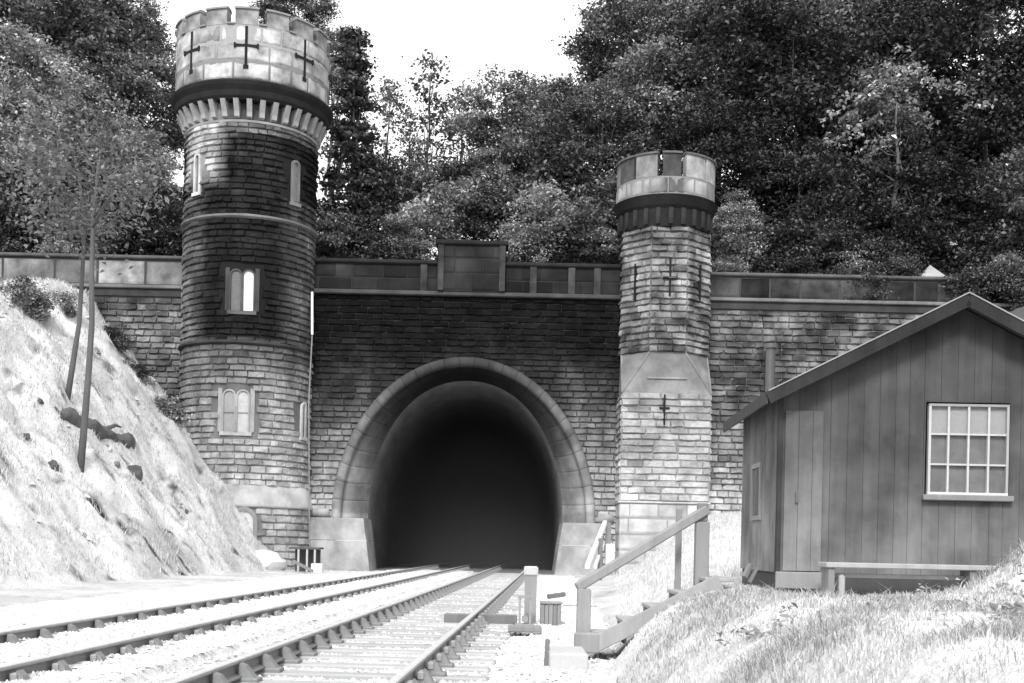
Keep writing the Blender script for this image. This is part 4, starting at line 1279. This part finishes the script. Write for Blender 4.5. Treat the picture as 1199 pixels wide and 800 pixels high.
for i in range(3): crown_mesh(('dark', i), 'round', 3.2, 7.0, 130, 180, .12, 120 + i, M['leaf_dark'], .12)
for i in range(2): crown_mesh(('pale', i), 'round', 2.6, 5.0, 110, 140, .115, 130 + i, M['leaf_pale'], .12)
crown_mesh(('pine', 0), 'pine', 1.9, 9.5, 150, 60, .16, 140, M['leaf_dark'], .13)
for i in range(2): crown_mesh(('bough', i), 'bough', 4.6, 7.5, 198, 70, .12, 190 + i, M['leaf_pale'], .055)
crown_mesh(('bough', 2), 'bough', 4.8, 8.5, 198, 15, .17, 196, M['leaf_pale'], .05)
for i in range(2): crown_mesh(('airy', i), 'airy', 1.7, 6.0, 46, 34, .13, 150 + i, M['leaf'], .16)
for i in range(3): crown_mesh(('shrub', i), 'round', 1.3, 2.2, 50, 110, .10, 160 + i, M['leaf'], .2)
for i in range(2): crown_mesh(('pshrub', i), 'round', 1.3, 2.2, 50, 110, .095, 170 + i, M['leaf_pale'], .2)
for i in range(2): crown_mesh(('dshrub', i), 'round', 1.3, 2.2, 50, 110, .10, 180 + i, M['leaf_dark'], .2)

def trunk_mb(base, top, r, limbs, lean=.3, seed=0):
    rr = random.Random(seed); m = MB(); pts = []
    for i in range(8):
        f = i / 7; p = Vector(base).lerp(Vector(top), f)
        p += Vector((rr.uniform(-1, 1), rr.uniform(-1, 1), 0)) * lean * math.sin(f * math.pi) * .5
        pts.append(p)
    m.tube(pts, [r * (1 - .75 * i / 7) for i in range(8)], 8)
    for c in limbs:
        k = rr.randint(2, 6); a = pts[k]; c = Vector(c)
        mid = a.lerp(c, .5) + Vector((0, 0, -.12 * (c - a).length))
        m.tube([a, mid, c], [r * .38 * (1 - k / 10), r * .2, r * .05], 5)
    return m
def tree(key, px, pyc, Y, sc, label, group='trees on the hillside', name='hillside_tree', cat='tree', bark='bark', sx=1.0, sz=1.0, base=None, tr=.16, rzv=None, nl=10):
    me, cl = crowns[key]
    c = P(px, pyc, Y)
    zb = (hz(c.x, Y) if base is None else base) - .3
    t = thing(name, label, cat, (c.x, Y, zb), 0, group)
    o = link('crown', me, None, t)
    hcz = c.z - zb
    o.location = (0, 0, hcz)
    o.scale = (sc * sx, sc * sx, sc * sz)
    rzv = random.uniform(0, 6.28) if rzv is None else rzv
    o.rotation_euler = (0, 0, rzv)
    rot = Matrix.Rotation(rzv, 3, 'Z')
    idx = np.random.default_rng(int(px * 7 + pyc) + 5000).choice(len(cl), min(nl, len(cl)), replace=False)
    limbs = [rot @ Vector(cl[i] * np.array([sc*sx, sc*sx, sc*sz])) + Vector((0, 0, hcz)) for i in idx]
    ext = {'bough': 1.2, 'pine': 4.6, 'airy': 2.4, 'dense': 1.6, 'dark': 2, 'pale': 1.2, 'shrub': .3, 'pshrub': .3, 'dshrub': .3}[key[0]]
    top = (0, 0, hcz + ext * sc * sz)
    trunk_mb((0, 0, 0), top, tr * (sc if sc > .8 else .8), limbs, .3, int(px)).build('trunk' if cat == 'tree' else 'stem', M[bark], t, True)
    return t
T = tree
# left hillside, above the left wing wall
L_ = 'trees above the left wing wall'
T(('dense', 0), 20, 60, 60, 1.3, 'broadleaf crown filling the top left corner of the view', L_)
T(('dense', 1), 105, 95, 62, 1.25, 'broad dense tree left of the white tower top, touching the sky', L_)
T(('dense', 2), 165, 130, 60, .95, 'bushy tree with sunlit outer leaves right behind the tower battlement, left side', L_)
T(('dense', 3), 60, 165, 57, 1.15, 'spreading tree with long bright drooping boughs at far left', L_)
T(('bough', 0), 15, 130, 52.5, 1.0, 'tree at far left whose long pale boughs droop down to the right', L_, rzv=0.0)
T(('bough', 1), 85, 190, 51.8, .8, 'drooping pale-boughed tree between the left corner and the tower shaft', L_, rzv=0.1)
T(('pale', 0), 150, 200, 55, .95, 'lighter leafed tree against the left edge of the tower shaft', L_)
T(('dark', 0), 20, 240, 54, .85, 'dark tree low at the left frame edge over the wing wall', L_)
T(('dense', 0), 95, 250, 53, .75, 'mid-sized tree just above the left parapet behind the thin trunks', L_)
T(('dense', 2), 182, 262, 52, .6, 'small leafy tree squeezed between left parapet and tower', L_)
T(('dark', 2), 60, 20, 68, 1.3, 'tall dark tree rising behind the top left corner', L_)
T(('dense', 3), 145, 45, 70, .9, 'thin-topped tree against the sky left of the battlement', L_)
T(('dark', 1), -30, 150, 58, 1.2, 'dark tree cut by the left frame edge', L_)
# centre: against the sky
Cg = 'trees against the sky above the portal'
T(('pine', 0), 413, 165, 54, 1.0, 'dark layered pine just right of the round tower', Cg, 'pine_tree', tr=.18, nl=24)
T(('dense', 1), 345, 15, 72, .75, 'hazy distant treetop showing over the round tower battlement', Cg)
T(('airy', 0), 455, 165, 58, 1.0, 'slender see-through tree next to the dark pine', Cg, 'slender_tree', bark='bark', tr=.10, nl=16)
T(('airy', 1), 503, 150, 60, 1.15, 'tall slender tree with straight thin stem against the bright sky', Cg, 'slender_tree', tr=.11, nl=18)
T(('airy', 0), 540, 165, 62, .95, 'slender tree third along from the pine, small leaves on sky', Cg, 'slender_tree', tr=.10, nl=14)
T(('airy', 1), 480, 185, 63, .8, 'short wispy tree between the two tallest slender ones', Cg, 'slender_tree', tr=.09, nl=12)
T(('dense', 2), 390, 70, 66, .55, 'rounded treetop on the sky directly above the pine', Cg)
T(('airy', 1), 395, 150, 60, 1.2, 'loose tree filling the gap between tower and pine', Cg, 'slender_tree', tr=.1)
R1 = 'woodland trees right of the gap'
T(('dense', 3), 600, 165, 60, .95, 'round tree where the wood begins right of the sky gap', R1)
T(('pale', 1), 562, 215, 58, .6, 'smaller pale round tree at the foot of the sky gap', R1)
T(('dense', 0), 655, 150, 63, .95, 'tall rounded tree second from the sky gap', R1)
T(('pale', 0), 672, 165, 57, .75, 'lighter bushy tree between the sky gap and the slim turret', R1)
T(('dense', 1), 742, 60, 64, 1.1, 'high tree with pale leaves breaking into the sky at top centre-right', R1)
T(('dark', 0), 705, 195, 55, .9, 'dark tree just left of the slim turret top', R1)
T(('dense', 2), 765, 120, 58, 1.0, 'tree directly above the slim turret battlement', R1)
T(('pale', 1), 790, 40, 62, .9, 'sunlit-edged tree at the top frame edge over the turret', R1)
T(('dark', 1), 830, 190, 54, .95, 'dark mass tree right of the turret battlement', R1)
T(('dark', 2), 845, 80, 58, 1.25, 'very dark tall tree above and right of the turret', R1)
T(('pale', 0), 860, 265, 52, .5, 'pale rounded small tree beside the turret shaft on its right', R1)
T(('dark', 0), 925, 130, 56, 1.3, 'large dark tree at the upper right centre', R1)
T(('dense', 1), 985, 60, 60, 1.2, 'tree with sparkling leaves high at the right', R1)
T(('dark', 1), 935, 245, 53, .9, 'dark tree standing low above the right parapet', R1)
T(('dense', 3), 1010, 170, 55, 1.0, 'tree with bright scattered leaf clusters over the hut side wall', R1)
T(('bough', 2), 1050, 150, 51.5, .9, 'tree whose bright dotted boughs hang over the dark wood on the right', R1, rzv=math.pi)
T(('dark', 2), 1080, 90, 58, 1.35, 'big dark tree above the hut ridge, upper right', R1)
T(('dark', 0), 1060, 250, 53, 1.0, 'dark tree directly behind the pyramid cap', R1)
T(('dark', 1), 1160, 60, 60, 1.4, 'dark tree filling the top right corner', R1)
T(('dark', 2), 1150, 190, 56, 1.25, 'dark tree right of the hut ridge at mid height', R1)
T(('dense', 0), 1215, 250, 53, 1.1, 'tree on the right frame edge beyond the hut roof', R1)
T(('dark', 1), 990, 300, 52, .6, 'low dark tree over the parapet left of the hut ridge', R1)
T(('pale', 1), 1178, 325, 50.8, .42, 'bright little tree showing over the hut roof at far right', R1)
T(('dark', 0), 880, 10, 66, 1.3, 'tree high on the hill crossing the top frame edge', R1)
T(('dark', 2), 1010, 10, 68, 1.3, 'tall crest tree at the top frame edge, right half', R1)
# shrubs along the top of the portal wall
Sg = 'shrubs growing behind the portal parapet'
sh = [(395, 275, 51, 1.0, 'shrub', 0, 'bush at the left end of the portal parapet beside the tower'),
      (430, 262, 52, 1.2, 'dshrub', 0, 'dark bush below the layered pine'),
      (462, 285, 50.6, .9, 'shrub', 1, 'low bush hanging at the parapet under the slender trees'),
      (500, 262, 51.5, 1.1, 'pshrub', 0, 'pale bush left of the raised centre block'),
      (535, 250, 52.5, 1.1, 'shrub', 2, 'bush right above the raised centre block'),
      (570, 262, 51.5, 1.0, 'dshrub', 1, 'dark bush behind the right half of the centre block'),
      (605, 240, 53, 1.3, 'shrub', 0, 'large bush right of the raised centre block'),
      (640, 262, 51, 1.25, 'pshrub', 1, 'large pale-leafed bush over the right parapet half'),
      (680, 270, 50.8, 1.1, 'shrub', 1, 'bush over the parapet nearer the slim turret'),
      (705, 285, 50.4, .8, 'pshrub', 0, 'light bush touching the left side of the slim turret'),
      (440, 222, 55, 1.2, 'dshrub', 1, 'dark bush higher up between pine and slender trees'),
      (480, 230, 55, 1.2, 'shrub', 2, 'bush at the feet of the slender trees'),
      (525, 222, 56, 1.3, 'dshrub', 0, 'dark bush on the skyline at the lowest point of the gap'),
      (565, 225, 55, 1.1, 'shrub', 0, 'bush just below the small pale round tree'),
      (655, 225, 54, 1.4, 'dshrub', 1, 'dark hollow bush between pale bush and turret'),
      (700, 240, 53, 1.2, 'shrub', 2, 'bush behind the turret battlement on its left'),
      (870, 300, 51, .9, 'pshrub', 1, 'pale bush on the right parapet beside the turret'),
      (910, 290, 51.5, 1.1, 'dshrub', 0, 'dark bush on the right parapet, second from the turret'),
      (960, 295, 51.5, 1.1, 'shrub', 1, 'bush behind the right parapet halfway to the hut'),
      (1030, 310, 51, 1.0, 'dshrub', 1, 'dark bush left of the pyramid cap'),
      (850, 318, 50.0, .6, 'pshrub', 0, 'pale bush spilling over the coping right beside the turret'),
      (1000, 322, 49.9, .7, 'shrub', 0, 'bush spilling over the right parapet left of the pyramid cap'),
      (620, 285, 50.2, .8, 'pshrub', 1, 'pale bush touching the right side of the raised centre block'),
      (480, 292, 50.2, .7, 'pshrub', 0, 'pale bush touching the left side of the raised centre block'),
      (1130, 315, 51, 1.2, 'dshrub', 0, 'dark bush right of the pyramid cap'),
      (30, 290, 51, 1.0, 'dshrub', 1, 'dark bush over the left parapet at the frame edge'),
      (75, 300, 50.6, .8, 'pshrub', 0, 'pale bush drooping over the left parapet'),
      (130, 285, 51, 1.1, 'shrub', 0, 'bush behind the left parapet nearer the tower'),
      (192, 290, 51, .8, 'dshrub', 0, 'dark bush in the corner of left parapet and tower')]
for px, py, Y, s, k, i, lab in sh:
    T((k, i), px, py, Y, s, lab, Sg, 'hillside_shrub', 'shrub', tr=.05, nl=5)
# bush at the foot of the wing wall by the tower
q = P(188, 498, 45.5)
T(('pshrub', 1), 185, 488, 46.2, .8, 'light bush on the slope where the wing wall meets the round tower', 'shrubs on the left slope', 'slope_shrub', 'shrub', base=gz(q.x, 46.2), tr=.04, nl=5)
T(('shrub', 2), 175, 545, 44.5, .35, 'dark scrubby bush below the light one beside the tower', 'shrubs on the left slope', 'slope_shrub', 'shrub', base=gz(P(200,540,44.5).x - .3, 44.5), tr=.03, nl=3)
T(('pshrub', 0), 20, 352, 40, .75, 'pale scrub bush on the crest of the left slope', 'shrubs on the left slope', 'slope_shrub', 'shrub', base=gz(P(20,360,40).x, 40), tr=.03, nl=4)
T(('pshrub', 1), 72, 358, 43, .5, 'small pale scrub bush by the base of the thin trunks', 'shrubs on the left slope', 'slope_shrub', 'shrub', base=gz(P(72,360,43).x, 43), tr=.03, nl=4)
for px_, py_, Y_, s_, lab_ in ((150, 440, 46.8, .55, 'dark scrub on the slope edge against the left wing wall'), (128, 395, 47, .5, 'dark scrub high on the slope edge right of the thin trunks'), (205, 560, 45.2, .45, 'low dark scrub at the foot of the round tower, left side')):
    T(('dshrub', 0), px_, py_, Y_, s_, lab_, 'shrubs on the left slope', 'slope_shrub', 'shrub', base=gz(P(px_, py_, Y_).x, Y_), tr=.03, nl=4)
for px_, py_, Y_, s_, k_, lab_ in ((1012, 340, 48.9, .7, ('dshrub', 0), 'dark growth hanging over the wall just left of the pyramid cap'),
        (1138, 345, 48.7, .9, ('dshrub', 1), 'dark growth over the wall directly behind the hut ridge'),
        (930, 318, 49.3, .6, ('dshrub', 0), 'dark tuft on the right parapet coping, nearest the turret'),
        (1050, 322, 49.2, .7, ('dshrub', 1), 'dark growth on the right parapet below the pyramid cap'),
        (1165, 335, 48.6, .8, ('shrub', 1), 'leafy growth over the wall right of the hut ridge'),
        (1205, 345, 48.6, 1.0, ('dshrub', 0), 'dark growth over the wall at the right frame edge'),
        (975, 335, 49.2, .55, ('dshrub', 1), 'dark tuft of growth on the right parapet coping above the hut eave')):
    T(k_, px_, py_, Y_, s_, lab_, 'growth hanging over the right wall', 'wall_shrub', 'shrub', base=10.6, tr=.03, nl=4)
# two thin trees on the slope
def thin_tree(pxs, Y0, r0, label):
    pts = [P(px, py, Y0) for px, py in pxs]
    b = pts[0]; t = thing('thin_tree', label, 'tree', tuple(b), 0, 'thin trees on the left slope')
    m = MB(); rel_ = [p - b for p in pts]; rel_[0] = rel_[0] + Vector((0, 0, -.4))
    n_ = len(rel_); m.tube(rel_, [r0 * (1 - .6 * i / (n_ - 1)) for i in range(n_)], 8)
    rr = random.Random(int(pxs[0][0])); top = rel_[-1]; ends = []
    for k in range(16):
        a = rel_[-2].lerp(top, rr.uniform(-.5, 1)); e = a + Vector((rr.uniform(-1.7, 1.5), rr.uniform(-1, 1), rr.uniform(-.2, 1.5)))
        m.tube([a, a.lerp(e, .5) + Vector((0, 0, .08)), e], [r0 * .3, r0 * .18, r0 * .06], 5); ends.append(e)
    m.build('trunk', M['bark'], t, True)
    c = np.array([[*e] for e in ends]); g_ = np.random.default_rng(int(pxs[0][0]))
    off = g_.normal(size=(len(c), 95, 3)) * .5
    pts_ = (c[:, None] + off).reshape(-1, 3); tn = g_.uniform(.5, 1.6, len(pts_))
    v, tt = leaf_cards(pts_, .12, tn); link('crown', np_mesh('crown', v, 4, tt, M['leaf']), None, t)
thin_tree([(94, 545), (99, 500), (104, 440), (108, 380), (108, 310), (110, 250), (116, 190)], sl_pt(94, 545).y, .115, 'dark thin tree whose trunk crosses the fallen log')
thin_tree([(78, 462), (86, 425), (93, 380), (97, 320), (100, 260), (92, 200)], sl_pt(78, 462).y, .10, 'leaning thin tree standing just left of and behind the dark trunk')

# undergrowth on the hill
n = 60000
ux = rng.uniform(-45, 45, n); uy = 49.6 + 32 * rng.random(n) ** 1.3
uz = hill_z(ux, uy) + rng.random(n) ** 1.5 * 1.3 * (.5 + .5 * np.sin(ux * 1.3) * np.sin(uy * 1.1 + ux)) 
v, t = leaf_cards(np.stack([ux, uy, uz], -1), .22, rng.uniform(.5, 1.8, n))
tag(link('undergrowth', np_mesh('undergrowth', v, 4, t, M['leaf_dark'])), 'dark brambly ground cover on the wooded hillside', 'undergrowth', kind='stuff')

# grass
def blades(x, y, hgt, wid, tones, lean=.45):
    n = len(x); z = ground_z(x, y)
    a = rng.uniform(0, 2*np.pi, n); dx, dy = np.cos(a) * wid * .5, np.sin(a) * wid * .5
    la, lg = rng.uniform(0, 2*np.pi, n), hgt * rng.uniform(0, lean, n) * 1.2
    m = np.stack([x + np.cos(la) * lg * .35, y + np.sin(la) * lg * .35, z + hgt * .6], -1)
    tip = np.stack([x + np.cos(la) * lg, y + np.sin(la) * lg, z + hgt], -1)
    b0 = np.stack([x - dx, y - dy, z - .02], -1); b1 = np.stack([x + dx, y + dy, z - .02], -1)
    m0 = m - np.stack([dx, dy, dx * 0], -1) * .7; m1 = m + np.stack([dx, dy, dx * 0], -1) * .7
    q = np.stack([b0, b1, m1, m0, m0, m1, tip, tip + np.array([0, 0, .001])], 1).reshape(-1, 3)
    return q, np.repeat(tones, 8)
def clump(x, y): return np.clip(.5 + .75 * fnoise(x, y, 1.6, 8, 3), 0, 1)
n = 150000
y = 2.6 + 12.5 * rng.random(n) ** 1.35
x = toe_r(y) + .05 + rng.random(n) * (y * .52 + 1.0)
cl = clump(x, y); keep = rng.random(n) < (.6 + .4 * cl)
# keep clear of the steps and the hut
hutm = (x > hp.x - .2) & (y > 11.55) & (y < 14.6)
stepm = (x > .7) & (x < 2.2) & (y > 12.2) & (y < 13.3)
keep &= rng.random(n) < .12 + .88 * sstep((fnoise(x, y, .55, 21, 3) + .62) / .45)
keep &= ~hutm & ~stepm; x, y, cl = x[keep], y[keep], cl[keep]
hg = rng.uniform(.015, .06, len(x)) * (.5 + 1.1 * cl)
tall = rng.random(len(x)) < .012; hg = np.where(tall, hg * 2.3, hg) * (1 - .6 * sstep((y - 10.2) / .8))
tn = rng.uniform(.4, 1.15, len(x)) * (1.15 - .5 * cl)
q, t = blades(x, y, hg, .004 + .0006 * y, tn, 1.1)
tag(link('grass', np_mesh('grass', q, 4, t, M['blade'])), 'pale rough grass covering the foreground bank', 'grass', kind='stuff')
n = 300
wy = 3.2 + 8.0 * rng.random(n) ** 1.2; wx = toe_r(wy) + .3 + rng.random(n) * (wy * .45 + .6)
sel = fnoise(wx, wy, .9, 31, 2) > .1; wx, wy = wx[sel], wy[sel]; n = len(wx)
wc = np.stack([wx, wy, ground_z(wx, wy) + .05], -1)
wp = (wc[:, None] + rng.normal(size=(n, 16, 3)) * np.array([.045, .045, .03]) * rng.uniform(.6, 1.5, (n, 1, 1))).reshape(-1, 3)
v, t = leaf_cards(wp, .028, np.repeat(rng.uniform(.25, .7, n), 16) * rng.uniform(.6, 1.3, n * 16), 1.0, 1.9)
tag(link('weeds', np_mesh('weeds', v, 4, t, M['blade'])), 'low broad-leafed weeds scattered through the foreground grass', 'weeds', kind='stuff')
# broken stone on the left slope
n = 700
ry_ = rng.uniform(20, 47.5, n); rx_ = toe_l(ry_) - rng.random(n) * 8.5
sel = fnoise(rx_, ry_, .7, 41, 3) > .05; rx_, ry_ = rx_[sel], ry_[sel]; n = len(rx_)
sz = (rng.random(n) ** 3 * .13 + .03)[:, None, None]
ov = octv[None] * sz * rng.uniform(.5, 1.5, (n, 6, 3))
pv = ov + np.stack([rx_, ry_, ground_z(rx_, ry_)], -1)[:, None]
tri = pv[:, np.array(octf).ravel()].reshape(-1, 3)
tag(link('slope_rubble', np_mesh('slope_rubble', tri, 3, np.repeat(rng.uniform(.6, 3.2, n), 12), M['rock'])), 'scattered broken stone on the pale left slope', 'rubble', kind='stuff')
# slopes: sparser tufts
n = 52000
y = rng.uniform(15, 48.0, n); x = toe_l(y) - rng.random(n) ** .9 * 9.0
keep = rng.random(n) < .25 + .75 * clump(x * .8, y * .8); x, y = x[keep], y[keep]
q, t = blades(x, y, rng.uniform(.05, .20, len(x)), .022, rng.uniform(.45, 1.15, len(x)), .7)
tag(link('slope_grass', np_mesh('slope_grass', q, 4, t, M['blade'])), 'pale tufty grass on the steep left slope', 'grass', kind='stuff')
n = 34000
y = rng.uniform(14.7, 48.0, n); e_ = rng.random(n) * 8.0; x = toe_r(y) - .1 + e_
keep = rng.random(n) < (.25 + .75 * clump(x * .8, y * .8)) * sstep(e_ / 1.6); x, y = x[keep], y[keep]
q, t = blades(x, y, rng.uniform(.04, .15, len(x)), .018, rng.uniform(.55, 1.15, len(x)), .7)
tag(link('bank_grass', np_mesh('bank_grass', q, 4, t, M['blade'])), 'pale grass on the bank behind the steps', 'grass', kind='stuff')

# ------------------------------------------------------------------ light, sky, camera
sc = bpy.context.scene
az, el = R_(188), R_(40)                 # compass style: direction towards the sun, 0 = +Y, clockwise
sd = Vector((math.sin(az) * math.cos(el), math.cos(az) * math.cos(el), math.sin(el)))
w = bpy.data.worlds.new('World'); sc.world = w; w.use_nodes = True
nt = w.node_tree
sky = nt.nodes.new('ShaderNodeTexSky'); sky.sky_type = 'NISHITA'; sky.sun_disc = False
sky.sun_elevation = el; sky.sun_rotation = az
sky.air_density = 1.0; sky.dust_density = 4.0; sky.ozone_density = 1.0
bw = nt.nodes.new('ShaderNodeRGBToBW')
nt.links.new(sky.outputs[0], bw.inputs[0])
tc = nt.nodes.new('ShaderNodeTexCoord')
cn = nt.nodes.new('ShaderNodeTexNoise'); cn.inputs['Scale'].default_value = 2.2; cn.inputs['Detail'].default_value = 6
nt.links.new(tc.outputs['Generated'], cn.inputs['Vector'])
cm_ = nt.nodes.new('ShaderNodeMapRange'); cm_.inputs[1].default_value = .3; cm_.inputs[2].default_value = .7; cm_.inputs[3].default_value = .6; cm_.inputs[4].default_value = 1.0
nt.links.new(cn.outputs['Fac'], cm_.inputs[0])
mixn = nt.nodes.new('ShaderNodeMix'); mixn.data_type = 'FLOAT'; mixn.inputs[3].default_value = 5.6      # bright even cloud
nt.links.new(cm_.outputs[0], mixn.inputs[0]); nt.links.new(bw.outputs[0], mixn.inputs[2])
nt.links.new(mixn.outputs[0], nt.nodes['Background'].inputs['Color'])
nt.nodes['Background'].inputs['Strength'].default_value = .15
sun = bpy.data.lights.new('sun', 'SUN'); sun.energy = 1.4; sun.angle = R_(12); sun.color = (1, 1, 1)
so = bpy.data.objects.new('sun', sun); C.objects.link(so)
so.rotation_euler = (-sd).to_track_quat('-Z', 'Y').to_euler()

cam = bpy.data.cameras.new('camera'); co = bpy.data.objects.new('camera', cam); C.objects.link(co)
cam.sensor_width = 36; cam.lens = F / 1199 * 36; cam.sensor_fit = 'HORIZONTAL'
cam.shift_y = (CY - 400) / 1199; cam.shift_x = 0
cam.clip_start = .05; cam.clip_end = 2000
rvec, uvec, fvec = Vector((cr, 0, sr)), Vector((-sr, 0, cr)), Vector((0, 1, 0))
mw = Matrix((( rvec.x, uvec.x, -fvec.x, 0), (rvec.y, uvec.y, -fvec.y, 0), (rvec.z, uvec.z, -fvec.z, HC), (0, 0, 0, 1)))
co.matrix_world = mw
sc.camera = co
sc.view_settings.view_transform = 'Standard'; sc.view_settings.look = 'None'
sc.view_settings.gamma = 1; sc.view_settings.use_curve_mapping = False
sc.view_settings.exposure = 1.15
sc.cycles.max_bounces = 6; sc.cycles.use_denoising = True
